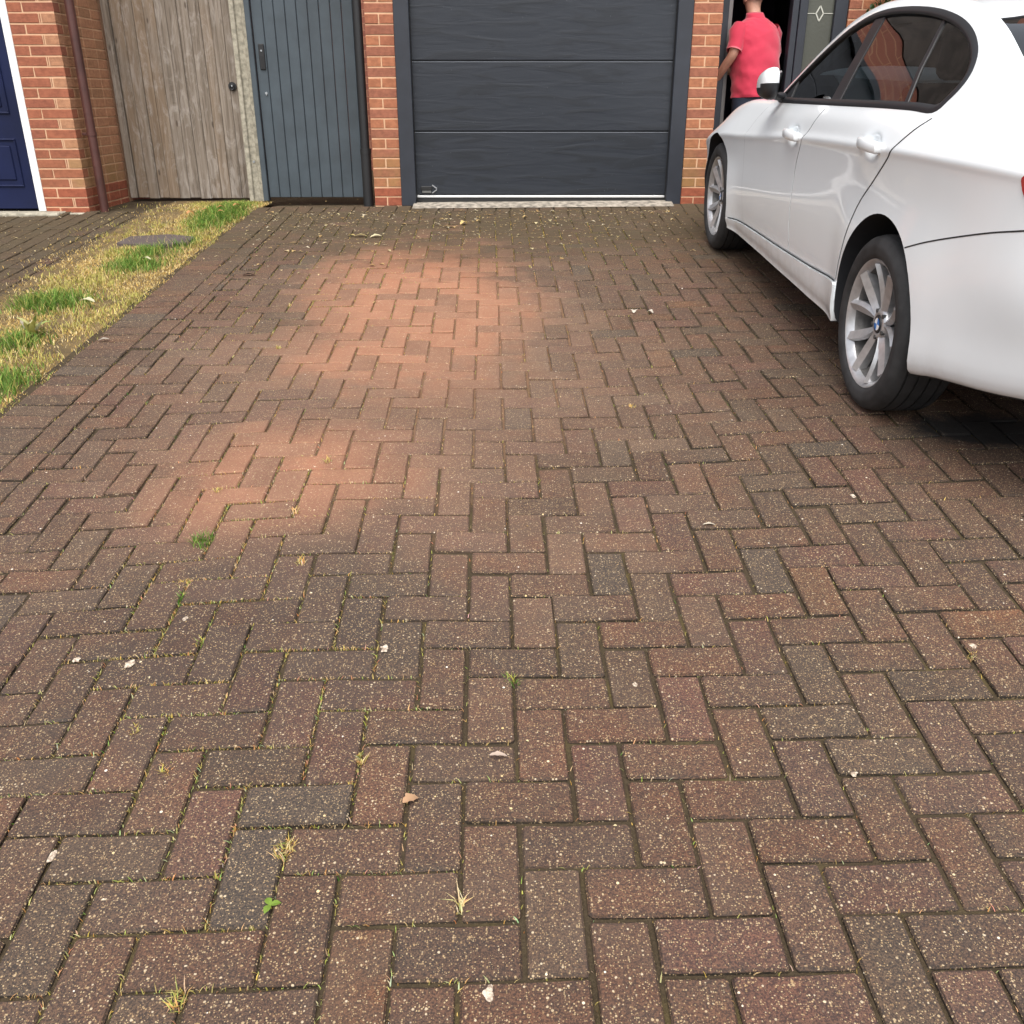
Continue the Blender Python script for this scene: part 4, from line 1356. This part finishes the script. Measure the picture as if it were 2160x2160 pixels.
cutters.append(prism(DLO_IN, 'x', -1.3, 1.3))
WS = [(-.700, 2.01), (-.4, 2.13), (0, 2.17), (.4, 2.13), (.700, 2.01), (.655, 1.80), (.572, 1.46), (.3, 1.43), (0, 1.42), (-.3, 1.43), (-.572, 1.46), (-.655, 1.80)]
RG = [(-.712, -.60), (-.3, -.645), (0, -.655), (.3, -.645), (.712, -.60), (.690, -.32), (.640, -.02), (.3, .03), (0, .04), (-.3, .03), (-.640, -.02), (-.690, -.32)]
cutters.append(prism(WS, 'z', .93, 1.7))
cutters.append(prism(RG, 'z', 1.07, 1.7))
for c in cutters:
    md = shell.modifiers.new('cut', 'BOOLEAN'); md.operation = 'DIFFERENCE'; md.solver = 'EXACT'; md.object = c
bpy.context.view_layer.update()
dg = bpy.context.evaluated_depsgraph_get()
cut_me = bpy.data.meshes.new_from_object(shell.evaluated_get(dg))
shell.modifiers.clear()
for c in cutters: bpy.data.objects.remove(c)
for f in (MT['paint'], MT['liner'], MT['car_black']): cut_me.materials.append(f) if cut_me.materials.find(f.name) < 0 else None
while len(cut_me.materials) > 0 and cut_me.materials[0] is None: cut_me.materials.pop(index=0)
bmn = bmesh.new(); bmn.from_mesh(cut_me)
for f in bmn.faces:
    c = f.calc_center_median(); n = f.normal
    dr = min(math.hypot(c.y, c.z - .346), math.hypot(c.y - WB, c.z - .346) + .018)
    f.smooth = True
    if dr < .3845 and abs(c.x) < .895 and (dr < .382 or abs(n.x) < .6): f.material_index = 1
    elif c.z < top_z(c.x, c.y) - .018 and c.z > .35 and -.62 < c.y < 2.1 and abs(c.x) < side_x(c.y, c.z) - .012: f.material_index = 2
    elif n.z < -.8 and c.z < .5: f.material_index = 1
    else: f.material_index = 0
bmn.to_mesh(cut_me); bmn.free()
cut_me.set_sharp_from_angle(angle=math.radians(32))
shell.data = cut_me

CAR_X, CAR_Y, CAR_YAW = 2.236, 3.543, math.radians(.816)
def wheel_ground(dy):
    cx, cy = CAR_X - math.sin(CAR_YAW) * dy, CAR_Y + math.cos(CAR_YAW) * dy
    return .65 * gz(cx - .8, cy) + .35 * gz(cx + .8, cy)
zr_, zf_ = wheel_ground(0), wheel_ground(WB)
CAR_PITCH = math.atan2(zf_ - zr_, WB)
car = empty('white_car', (CAR_X, CAR_Y, zr_), (CAR_PITCH, 0, CAR_YAW))
tag(car, 'white four-door saloon car parked on the block paving in front of the entrance', 'car')
shell.parent = car

# ---- panels that follow the body side
DENTS = ((1.262, .862), (.222, .938))
def dent(y, z):
    return sum(.024 * math.exp(-(((y - a) / .062) ** 2 + ((z - b) / .034) ** 2) ** 2) for a, b in DENTS)
def patch(name, poly, off, mat, side=-1, parent=car, step=.035, thick=0.0, dents=False):
    """polygon in (y, z) laid on the body side, cut to a grid so that it follows the curve"""
    bm = bmesh.new()
    bm.faces.new([bm.verts.new((0, u, w)) for u, w in poly])
    us = [u for u, w in poly]; ws = [w for u, w in poly]
    for k in np.arange(min(us), max(us), step):
        bmesh.ops.bisect_plane(bm, geom=bm.verts[:] + bm.edges[:] + bm.faces[:], plane_co=(0, k, 0), plane_no=(0, 1, 0))
    for k in np.arange(min(ws), max(ws), step * .4):
        bmesh.ops.bisect_plane(bm, geom=bm.verts[:] + bm.edges[:] + bm.faces[:], plane_co=(0, 0, k), plane_no=(0, 0, 1))
    if thick:
        r = bmesh.ops.extrude_face_region(bm, geom=bm.faces[:])
        inner = {v for v in r['geom'] if isinstance(v, bmesh.types.BMVert)}
    else: inner = set()
    for v in bm.verts:
        v.co.x = side * (side_x(v.co.y, v.co.z) + off - (thick if v in inner else 0) - (dent(v.co.y, v.co.z) if dents else 0))
    return from_bm(name, bm, mat, parent, True, 40)

def seam(name, pts, w, off, mat=None, side=-1, parent=car, n=10):
    """narrow strip on the body side along a (y, z) polyline"""
    pp = []
    for k in range(len(pts) - 1):
        p = [Vector((*pts[min(max(k + q - 1, 0), len(pts) - 1)], 0)) for q in range(4)]
        for s in range(n):
            t = s / n
            v = .5 * ((2 * p[1]) + (p[2] - p[0]) * t + (2 * p[0] - 5 * p[1] + 4 * p[2] - p[3]) * t * t + (3 * p[1] - p[0] - 3 * p[2] + p[3]) * t ** 3)
            pp.append(v)
    pp.append(Vector((*pts[-1], 0)))
    Vv = []
    for k, q in enumerate(pp):
        d = (pp[min(k + 1, len(pp) - 1)] - pp[max(k - 1, 0)]).normalized()
        nn = Vector((-d.y, d.x, 0)) * (w / 2)
        for r in (q + nn, q - nn):
            Vv.append((side * (side_x(r.x, r.y) + off), r.x, r.y))
    Fs = [(2 * k, 2 * k + 1, 2 * k + 3, 2 * k + 2) for k in range(len(pp) - 1)]
    return obj(name, mesh(name, Vv, Fs, mat or MT['seam'], True), parent)

GAP = [(.975, LOW(.975) - .016), (1.055, .905), (1.125, .84), (1.185, .74), (1.200, .64), (1.195, .50), (1.180, .342)]
REAR = [(-.105, LOW(-.105) - .014), (-.02, .985), (.035, .93), (.16, .83), (.27, .735), (.335, .625), (.385, .48), (.405, .398)]
FRONT = [(2.02, .925), (2.10, .84), (2.155, .72), (2.160, .58), (2.140, .45), (2.10, .305)]
def dense(pts, n=6):
    out = []
    for k in range(len(pts) - 1):
        p = [Vector((*pts[min(max(k + q - 1, 0), len(pts) - 1)], 0)) for q in range(4)]
        for s in range(n):
            t = s / n
            v = .5 * ((2 * p[1]) + (p[2] - p[0]) * t + (2 * p[0] - 5 * p[1] + 4 * p[2] - p[3]) * t * t + (3 * p[1] - p[0] - 3 * p[2] + p[3]) * t ** 3)
            out.append((v.x, v.y))
    out.append(pts[-1]); return out
top = lambda y: LOW(y) - .016
for side in (-1, 1):
    fr = dense([(y + .004, z) for y, z in GAP]); fo = dense([(y - .004, z) for y, z in FRONT])
    fdoor = fr + [(1.6, .324), (1.9, .312)] + fo[::-1] + [(1.8, top(1.8)), (1.5, top(1.5)), (1.2, top(1.2))]
    d1 = patch('front_door', fdoor, .0022, MT['paint'], side, thick=.006, step=.022, dents=True)
    ro = dense([(y - .004, z) for y, z in GAP]); rr = dense([(y + .004, z) for y, z in REAR])
    rdoor = ro + [(.8, .362)] + rr[::-1] + [(.1, top(.1)), (.4, top(.4)), (.7, top(.7))]
    d2 = patch('rear_door', rdoor, .0022, MT['paint'], side, thick=.006, step=.022, dents=True)
    seam('door_gap', GAP, .006, .0008, side=side)
    seam('door_gap', REAR, .006, .0008, side=side)
    seam('door_gap', FRONT, .005, .0008, side=side)
    seam('bumper_gap', [(-.225, .664), (-.35, .708), (-.50, .754), (-.70, .810), (-.86, .850), (-.93, .880), (-.97, .915)], .005, .0008, side=side)
    # sill
    sk = [(.392, .224), (.8, .214), (1.4, .210), (2.40, .212), (2.415, .268), (2.1, .292), (1.4, .318), (.8, .350), (.412, .384), (.392, .376)]
    patch('side_skirt', sk, .014, MT['paint'], side, thick=.05)
    seam('sill_gap', [(.412, .389), (.8, .3555), (1.4, .3235), (2.1, .2975), (2.40, .272)], .007, .004, side=side)
    # handles
    for (hy, hz, root) in ((1.27, .866, d1), (.23, .942, d2)):
        bx = side_x(hy, hz)
        pts_ = [(side * (bx - .006), hy + .108, hz), (side * (bx + .010), hy + .098, hz), (side * (bx + .022), hy + .06, hz + .001), (side * (bx + .026), hy, hz + .001), (side * (bx + .024), hy - .06, hz + .001), (side * (bx + .016), hy - .105, hz), (side * (bx - .008), hy - .116, hz)]
        tube('handle', pts_, [(.008, .014), (.010, .018), (.011, .021), (.012, .022), (.012, .022), (.012, .021), (.009, .017)], MT['paint'], root, 14)
    # window trim: ring between the opening and the glass
    OUT, INN = DLO, shrink(DLO, .026)
    s_ = sum(OUT[k][0] * OUT[(k + 1) % len(OUT)][1] - OUT[(k + 1) % len(OUT)][0] * OUT[k][1] for k in range(len(OUT)))
    OUT = OUT if s_ > 0 else OUT[::-1]
    o1, o2 = smooth_poly(OUT, 4), smooth_poly(INN, 4)
    Vv, Fs = [], []
    N_ = len(o1)
    for k in range(N_):
        (u, w), (a, b) = o1[k], o2[k]
        m_ = ((u + a) / 2, (w + b) / 2)
        Vv += [(side * (side_x(u, w) + .0008), u, w), (side * (side_x(*m_) + .008), *m_), (side * (side_x(a, b) + .003), a, b), (side * (side_x(a, b) - .014), a, b)]
    for k in range(N_):
        k2 = (k + 1) % N_
        for q in range(3): Fs.append((4 * k + q, 4 * k2 + q, 4 * k2 + q + 1, 4 * k + q + 1))
    obj('window_trim', mesh('window_trim', Vv, Fs, MT['car_black'], True), car)
    patch('side_window', shrink(DLO, .021), -.009, MT['glass'], side, step=.06)
    # B pillar, quarter divider and mirror triangle in black
    patch('b_pillar', [(.87, LOW(.87) + .012), (.985, LOW(.985) + .012), (1.012, 1.20), (1.045, 1.350), (.950, 1.358), (.915, 1.20)], -.0045, MT['car_black'], side, thick=.01)
    patch('window_divider', [(.165, LOW(.165) + .012), (.192, LOW(.192) + .012), (.275, 1.20), (.345, 1.350), (.318, 1.345), (.248, 1.20)], -.0045, MT['car_black'], side, thick=.01)
    patch('mirror_triangle', [(1.66, LOW(1.66) + .005), (1.89, LOW(1.89) + .005), (1.76, 1.045), (1.69, 1.09)], -.0035, MT['car_black'], side, thick=.01)
    # tail lamp wrapping the corner
    tl = smooth_poly([(-.812, .985), (-.807, .945), (-.865, .885), (-.93, .845), (-1.035, .835), (-1.040, .93), (-1.035, .985), (-.90, .997)], 4)
    patch('tail_light', tl, .004, MT['red_lens'], side, thick=.012, step=.03)
    # door mirror, folded in against the window
    mc = Vector((side * .925, 1.640, 1.070))
    bm = bmesh.new()
    bmesh.ops.create_uvsphere(bm, u_segments=36, v_segments=24, radius=1)
    sgn = lambda t, p: math.copysign(abs(t) ** p, t)
    for v in bm.verts:
        x, yv, z = v.co
        x, yv, z = sgn(x, .85), sgn(yv, .70), sgn(z, .72)
        k = .5 - .5 * yv                                    # 0 at the front, 1 at the rear
        h = .054 + .032 * k
        if x * side < -.1: x = -side * (.1 + (abs(x) - .1) * .35)
        v.co = Vector((mc.x + x * (.050 + .012 * k), mc.y + yv * .122, mc.z - .022 + .026 * k + z * h))
    mo = from_bm('mirror_housing', bm, MT['paint'], car, True, 60)
    mo.data.materials.append(MT['car_black'])
    for p_ in mo.data.polygons:
        c_ = p_.center
        if c_.z < mc.z - .020 - (c_.y - mc.y) * .20 or (c_.x - mc.x) * side < -.020: p_.material_index = 1
    gl = smooth_poly([(-.085, -.040), (.080, -.045), (.090, .0), (.075, .030), (-.07, .056), (-.092, .02)], 4)
    obj('mirror_glass', mesh('mirror_glass', [(mc.x - side * .031, mc.y + a, mc.z + b) for a, b in gl], [tuple(range(len(gl)))], MT['mirror']), mo)
    tube('mirror_arm', [(side * .80, 1.80, .990), (side * .86, 1.775, 1.0), (side * .905, 1.735, 1.025)], [(.040, .022), (.036, .020), (.036, .022)], MT['car_black'], mo, 12)

# windscreen, rear window (laid on the top of the body)
def top_patch(name, poly, off, mat):
    bm = bmesh.new()
    bm.faces.new([bm.verts.new((u, w, 0)) for u, w in poly])
    for k in np.arange(-.75, .76, .06):
        bmesh.ops.bisect_plane(bm, geom=bm.verts[:] + bm.edges[:] + bm.faces[:], plane_co=(k, 0, 0), plane_no=(1, 0, 0))
    for k in np.arange(min(w for u, w in poly), max(w for u, w in poly), .045):
        bmesh.ops.bisect_plane(bm, geom=bm.verts[:] + bm.edges[:] + bm.faces[:], plane_co=(0, k, 0), plane_no=(0, 1, 0))
    for v in bm.verts: v.co.z = top_z(v.co.x, v.co.y) + off
    return from_bm(name, bm, mat, car, True)
top_patch('windscreen', WS, -.005, MT['glass'])
top_patch('rear_window', RG, -.005, MT['glass'])

# interior
def seat(x, y, rear=False):
    s = empty('seat', (0, 0, 0)); bpy.data.objects.remove(s)
    bm = bmesh.new()
    box_bm(bm, x - .25, x + .25, y - .05, y + .48, .42, .60, .06, 3)
    b2 = bmesh.new(); box_bm(b2, -.24, .24, -.07, .07, 0, .62, .06, 3)
    bmesh.ops.transform(b2, matrix=Matrix.Translation((x, y - .04, .52)) @ Matrix.Rotation(.30, 4, 'X'), verts=b2.verts)
    me = bpy.data.meshes.new('t'); b2.to_mesh(me); bm.from_mesh(me); b2.free()
    b2 = bmesh.new(); box_bm(b2, -.13, .13, -.05, .05, 0, .19, .045, 3)
    bmesh.ops.transform(b2, matrix=Matrix.Translation((x, y - .235, 1.13)) @ Matrix.Rotation(.16, 4, 'X'), verts=b2.verts)
    b2.to_mesh(me); bm.from_mesh(me); b2.free(); bpy.data.meshes.remove(me)
    return from_bm('seat', bm, MT['seat'], car, True, 50)
for sx in (-.36, .36): seat(sx, .98)
for sx in (-.36, .36): seat(sx, .13)
bm = box_bm(bmesh.new(), -.70, .70, 1.55, 2.0, .62, .94, .08, 4)
from_bm('dashboard', bm, MT['seat'], car, True, 50)
sw_ = [(.36 + .18 * math.cos(a), 1.42 - .06 * math.sin(a), .86 + .17 * math.sin(a)) for a in np.linspace(0, 2 * math.pi, 25)]
tube('steering_wheel', sw_, .014, MT['seat'], car, 8)

# ---- wheels
def lathe(prof, n, closed=False):
    """profile of (x, r) turned round the x axis"""
    Vv, Fs = [], []
    m = len(prof)
    for q in range(n):
        a = 2 * math.pi * q / n
        for x, r in prof: Vv.append((x, r * math.cos(a), r * math.sin(a)))
    for q in range(n):
        q2 = (q + 1) % n
        for k in range(m if closed else m - 1):
            k2 = (k + 1) % m
            Fs.append((q * m + k, q * m + k2, q2 * m + k2, q2 * m + k))
    return Vv, Fs
def wheel(y, side, steer=0.0):
    """outer face towards -x in its own frame; parts hang from the tyre"""
    tp = [(.10, .235), (.112, .250), (.118, .285), (.112, .308), (.096, .322)]
    for g in (.066, .022, -.022, -.066):
        tp += [(g + .016, .3275), (g + .0045, .328), (g + .004, .3205), (g - .004, .3205), (g - .0045, .328)]
    tp += [(-.096, .322), (-.108, .312), (-.116, .296), (-.1195, .288), (-.1185, .280), (-.1190, .262), (-.112, .246), (-.098, .236)]
    Vv, Fs = lathe(tp, 96)
    me = mesh('wheel', Vv, Fs, MT['tyre'], True); me.set_sharp_from_angle(angle=math.radians(38))
    w = obj('wheel', me, car, (side * -.768 if side > 0 else -.768, y, RW), (0, 0, steer))
    if side > 0:
        w.location.x = .768; w.rotation_euler = (0, 0, math.pi + steer)
    Vv, Fs = lathe([(.10, .236), (.08, .215), (-.05, .208), (-.080, .2155)], 64)
    obj('rim_barrel', mesh('rim_barrel', Vv, Fs, MT['barrel'], True), w)
    rp = [(-.0795, .2155), (-.088, .2195), (-.098, .229), (-.107, .2365), (-.1085, .2405), (-.104, .2425), (-.096, .236)]
    Vv, Fs = lathe(rp, 96)
    me = mesh('rim', Vv, Fs, MT['rim'], True); me.set_sharp_from_angle(angle=math.radians(35))
    rim = obj('rim', me, w)
    Vv, Fs = lathe([(.01, .02), (.01, .150), (.03, .150), (.03, .02)], 48)
    obj('brake_disc', mesh('brake_disc', Vv, Fs, MT['rim_dark']), w)
    Vv, Fs = lathe([(.05, .02), (.05, .213)], 48)
    obj('inner_shadow_plate', mesh('inner_shadow_plate', Vv, Fs, MT['liner']), w)
    # five V-pairs of blades
    for k in range(5):
        base = k * 2 * math.pi / 5 + math.pi / 2 + .10
        for s in (-1, 1):
            bm = bmesh.new()
            rows = []
            for t in np.linspace(0, 1, 7):
                r = .045 + t * .178
                a = base + s * (.17 + t * .17)
                wd = .0115 + .0085 * math.sin(t * math.pi * .9) + .004 * t
                xo = -.070 - .030 * t ** 1.5 + .006 * (1 - t)
                da = wd / r
                sect = []
                for (aa, dx) in ((-1, .006), (-.45 * s - .15, -.008), (1, .006), (.8, .040), (-.8, .040)):
                    ang = a + aa * da
                    sect.append(bm.verts.new((xo + dx, r * math.cos(ang), r * math.sin(ang))))
                rows.append(sect)
            for q in range(6):
                for e in range(5):
                    e2 = (e + 1) % 5
                    bm.faces.new((rows[q][e], rows[q][e2], rows[q + 1][e2], rows[q + 1][e]))
            bm.faces.new(rows[0]); bm.faces.new(rows[-1][::-1])
            from_bm('spoke', bm, MT['rim'], rim, True, 28)
    Vv, Fs = lathe([(.0, .062), (-.058, .062), (-.070, .056), (-.074, .046), (-.074, .036), (-.068, .034)], 40)
    hub = obj('hub', mesh('hub', Vv, Fs, MT['rim'], True), rim)
    for k in range(5):
        a = k * 2 * math.pi / 5 + math.pi / 2 + .10 + math.pi / 5
        tube('wheel_bolt', [(-.056, .052 * math.cos(a), .052 * math.sin(a)), (-.0765, .052 * math.cos(a), .052 * math.sin(a))], .0085, MT['rim_dark'], rim, 6)
    # centre cap: dark ring with a quartered blue and white roundel
    Vv, Fs = lathe([(-.066, .0345), (-.076, .0335), (-.078, .030), (-.077, .024)], 36)
    cap = obj('centre_cap', mesh('centre_cap', Vv, Fs, MT['car_black'], True), w)
    for q in range(4):
        arc = [(-.0775, .0235 * math.cos(a), .0235 * math.sin(a)) for a in np.linspace(q * math.pi / 2, (q + 1) * math.pi / 2, 9)]
        me = mesh('emblem_quarter', [(-.0775, 0, 0)] + arc, [tuple(range(10))], MT['badge_blue'] if q % 2 else MT['badge_white'])
        obj('emblem_quarter', me, cap)
    return w
MT['badge_blue'] = plain('badge_blue', (.02, .16, .50), .3)
MT['badge_white'] = plain('badge_white', (.8, .8, .8), .3)
for (yy, sd) in ((0, -1), (WB, -1), (0, 1), (WB, 1)): wheel(yy, sd)
# simple nose and tail furniture that the other side of the car needs
for s in (-1, 1):
    bm = bmesh.new(); bmesh.ops.create_uvsphere(bm, u_segments=20, v_segments=12, radius=1)
    bmesh.ops.transform(bm, matrix=Matrix.Translation((s * .60, 3.40, .635)) @ Matrix.Rotation(-s * .45, 4, 'Z') @ Matrix.Diagonal((.19, .085, .060, 1)), verts=bm.verts)
    from_bm('headlight', bm, plain('headlight_lens', (.55, .57, .6), .08, coat=1), car, True)
    bm = box_bm(bmesh.new(), s * .07 - .06 + s * .055, s * .07 + .06 + s * .055, 3.50, 3.595, .52, .64, .02, 2)
    from_bm('kidney_grille', bm, MT['car_black'], car, True, 40)
box('number_plate', -.26, .26, -1.062, -1.050, .72, .83, plain('yellow_plate', (.75, .55, .05), .5), car, .003)
# ------------------------------------------------------------------ the person in the doorway
MT['skin'] = plain('skin', (.50, .27, .19), .55, noise_amt=.08, noise_scale=30)
M = Mat('red_polo'); P_ = M.pos(False)
wv = M.noise(P_, 900, 2)
MT['polo'] = M.set(Base_Color=M.mix(M.noise(P_, 4, 3), (.42, .018, .046), (.52, .028, .068)), Roughness=.85, Sheen_Weight=.25)
M.bump(wv, .2, .001)
MT['trouser'] = plain('navy_trousers', (.012, .018, .034), .85, noise_amt=.2)
MT['hair'] = plain('grey_hair', (.22, .20, .18), .8, noise_amt=.3, noise_scale=60, bump=.5)
MT['shoe'] = plain('black_shoes', (.012, .012, .012), .4)
MT['cuff'] = plain('pale_sleeve_band', (.62, .14, .17), .85)

ped = empty('person', (2.062, 8.52, -.021), (0, 0, .52))
tag(ped, 'person in a red polo shirt and navy trousers seen from behind in the doorway', 'person')
ped.scale = (1.05, 1.02, .965)
ped.rotation_euler = (-.045, 0, .52)

def skin_mesh(name, joints, edges, root, mat, parent, sub=2):
    m = bpy.data.meshes.new(name)
    m.from_pydata([j[:3] for j in joints], edges, [])
    o = bpy.data.objects.new(name, m); COL.objects.link(o)
    md = o.modifiers.new('skin', 'SKIN')
    sd = o.modifiers.new('sub', 'SUBSURF'); sd.levels = sub; sd.render_levels = sub
    sv = m.skin_vertices[0].data
    for k, j in enumerate(joints):
        r = j[3]
        sv[k].radius = r if hasattr(r, '__len__') else (r, r)
        sv[k].use_root = (k == root)
    bpy.context.view_layer.update()
    me = bpy.data.meshes.new_from_object(o.evaluated_get(bpy.context.evaluated_depsgraph_get()))
    bpy.data.objects.remove(o)
    me.materials.clear(); me.materials.append(mat)
    me.polygons.foreach_set('use_smooth', [True] * len(me.polygons))
    return obj(name, me, parent)

J = [(0, 0, .93, .115), (0, .02, 1.10, .12), (0, .03, 1.28, .115), (0, .045, 1.42, .075), (0, .070, 1.50, .052), (0, .085, 1.56, .062), (0, .095, 1.635, .080), (0, .085, 1.70, .060)]
E = [(k, k + 1) for k in range(7)]
def limb(start, pts):
    p = start
    for q in pts:
        J.append(q); E.append((p, len(J) - 1)); p = len(J) - 1
    return p
wl_ = limb(2, [(-.17, .035, 1.385, .052), (-.215, .01, 1.30, .047), (-.245, .0, 1.185, .040), (-.250, .10, 1.085, .037), (-.245, .17, 1.010, .027), (-.243, .205, .975, .028)])
for k, (dx, dy, dz, f) in enumerate(((-.020, .040, -.035, 1.0), (-.006, .050, -.040, 1.1), (.008, .050, -.042, 1.05), (.021, .043, -.040, .85))):
    b = J[wl_]
    limb(wl_, [(b[0] + dx, b[1] + .030, b[2] - .022, .0105), (b[0] + dx * 1.1, b[1] + dy * 1.05 * f, b[2] + dz * f - .008, .0092), (b[0] + dx * .9 + .006, b[1] + dy * f * .95 + .004, b[2] + dz * f - .032, .0080)])
b = J[wl_]; limb(wl_, [(b[0] + .032, b[1] - .004, b[2] - .008, .0115), (b[0] + .046, b[1] + .018, b[2] - .026, .0100), (b[0] + .044, b[1] + .036, b[2] - .040, .0085)])
wr_ = limb(2, [(.17, .035, 1.385, .052), (.215, .03, 1.29, .047), (.225, .06, 1.17, .040), (.15, .22, 1.10, .036), (.08, .31, 1.08, .027), (.055, .345, 1.08, .028)])
for k, dx in enumerate((-.022, -.007, .008, .022)):
    b = J[wr_]; limb(wr_, [(b[0] - .02, b[1] + .03, b[2] + dx, .0105), (b[0] - .045, b[1] + .045, b[2] + dx * 1.1, .0092), (b[0] - .065, b[1] + .035, b[2] + dx, .008)])
b = J[wr_]; limb(wr_, [(b[0] - .005, b[1] - .005, b[2] + .032, .0115), (b[0] - .025, b[1] + .015, b[2] + .045, .010), (b[0] - .042, b[1] + .026, b[2] + .044, .0085)])
for s in (-1, 1):
    limb(0, [(s * .095, .0, .84, .085), (s * .105, .015, .50, .058), (s * .105, -.02, .30, .053), (s * .108, -.03, .09, .040), (s * .110, .05, .045, .038), (s * .115, .13, .030, .030)])
body = skin_mesh('body', J, E, 0, MT['skin'], ped)

def loft(name, rings, mat, parent, n=36, wr=.0, seed=0, close_top=False):
    Vv, Fs = [], []
    for k, (z, cx, cy, rx, ry, pw) in enumerate(rings):
        for q in range(n):
            a = 2 * math.pi * q / n
            c, s = math.cos(a), math.sin(a)
            x, yv = math.copysign(abs(c) ** pw, c) * rx, math.copysign(abs(s) ** pw, s) * ry
            d = 1 + wr * (mnoise.noise(Vector((x * 9 + seed, yv * 9, z * 13))) + .6 * mnoise.noise(Vector((x * 22, yv * 22 + seed, z * 30 + x * 26))))
            Vv.append((cx + x * d, cy + yv * d, z))
    for k in range(len(rings) - 1):
        for q in range(n):
            q2 = (q + 1) % n
            Fs.append((k * n + q, k * n + q2, (k + 1) * n + q2, (k + 1) * n + q))
    m = mesh(name, Vv, Fs, mat, True)
    return obj(name, m, parent)

R_ = []
tab = [(.845, .0, .0, .190, .150), (.87, 0, .0, .192, .152), (.95, 0, .004, .192, .158), (1.03, 0, .012, .196, .163), (1.12, 0, .018, .199, .160), (1.22, 0, .024, .203, .150), (1.30, 0, .028, .205, .138),
       (1.36, 0, .030, .202, .120), (1.40, 0, .034, .185, .104), (1.43, 0, .038, .150, .090), (1.455, 0, .044, .100, .078), (1.470, 0, .050, .070, .068)]
for k in range(len(tab) - 1):
    for s in range(4):
        t = s / 4
        R_.append(tuple(tab[k][q] + (tab[k + 1][q] - tab[k][q]) * t for q in range(5)) + (.86,))
R_.append(tab[-1] + (.9,))
shirt = loft('polo_shirt', R_, MT['polo'], ped, 64, .075, 3)
col_ = loft('collar', [(1.462, 0, .048, .078, .076, .95), (1.490, 0, .054, .070, .068, .95), (1.508, 0, .060, .066, .063, .95), (1.500, 0, .058, .062, .060, .95)], MT['polo'], shirt)
for s in (-1, 1):
    el = (-.243, .002, 1.20) if s < 0 else (.226, .05, 1.19)
    sh_ = (s * .155, .034, 1.385)
    pts_ = [tuple(sh_[q] + (el[q] - sh_[q]) * t for q in range(3)) for t in (0, .25, .5, .75, .92)]
    pts_[1] = (pts_[1][0] + s * .018, pts_[1][1], pts_[1][2] + .008)
    sl_ = tube('sleeve', pts_, [.070, .072, .067, .064, .062], MT['polo'], shirt, 20, cap=False)
    d = [pts_[4][q] + (el[q] - sh_[q]) * .055 for q in range(3)]
    tube('sleeve_band', [pts_[4], d], [.0628, .0618], MT['cuff'], sl_, 20, cap=False)
T_ = [(.93, 0, 0, .170, .135, .9), (.86, 0, 0, .178, .140, .9), (.80, 0, 0, .180, .138, .9)]
tr = loft('trousers', T_, MT['trouser'], ped, 36, .02, 5)
for s in (-1, 1):
    tube('trouser_leg', [(s * .088, .0, .84), (s * .098, .01, .66), (s * .105, .012, .50), (s * .106, -.01, .30), (s * .108, -.025, .07)], [(.098, .120), (.090, .100), (.080, .085), (.072, .076), (.068, .080)], MT['trouser'], tr, 20)
    bm = bmesh.new(); bmesh.ops.create_uvsphere(bm, u_segments=20, v_segments=12, radius=1)
    for v in bm.verts:
        if v.co.z < -.35: v.co.z = -.35
        v.co = Vector((s * .112 + v.co.x * .050, .050 + v.co.y * .140, .0285 + v.co.z * .0814))
    from_bm('shoe', bm, MT['shoe'], ped, True)
# head details: cropped grey hair, ears, nose, brow
bm = bmesh.new(); bmesh.ops.create_uvsphere(bm, u_segments=28, v_segments=18, radius=1)
bmesh.ops.delete(bm, geom=[v for v in bm.verts if v.co.z < -.35 + .55 * max(0, v.co.y)], context='VERTS')
for v in bm.verts: v.co = Vector((v.co.x * .082, .088 + v.co.y * .098, 1.645 + v.co.z * .112))
from_bm('hair', bm, MT['hair'], ped, True)
for s in (-1, 1):
    bm = bmesh.new(); bmesh.ops.create_uvsphere(bm, u_segments=14, v_segments=10, radius=1)
    for v in bm.verts: v.co = Vector((s * (.079 + v.co.x * .010), .090 + v.co.y * .020, 1.622 + v.co.z * .033))
    from_bm('ear', bm, MT['skin'], ped, True)
bm = bmesh.new(); bmesh.ops.create_uvsphere(bm, u_segments=14, v_segments=10, radius=1)
for v in bm.verts: v.co = Vector((v.co.x * .016, .180 + v.co.y * .020, 1.612 + v.co.z * .026))
from_bm('nose', bm, MT['skin'], ped, True)
for s in (-1, 1):
    bm = bmesh.new(); bmesh.ops.create_uvsphere(bm, u_segments=12, v_segments=8, radius=.011)
    bmesh.ops.translate(bm, verts=bm.verts, vec=(s * .031, .163, 1.640))
    from_bm('eye', bm, MT['badge_white'], ped, True)
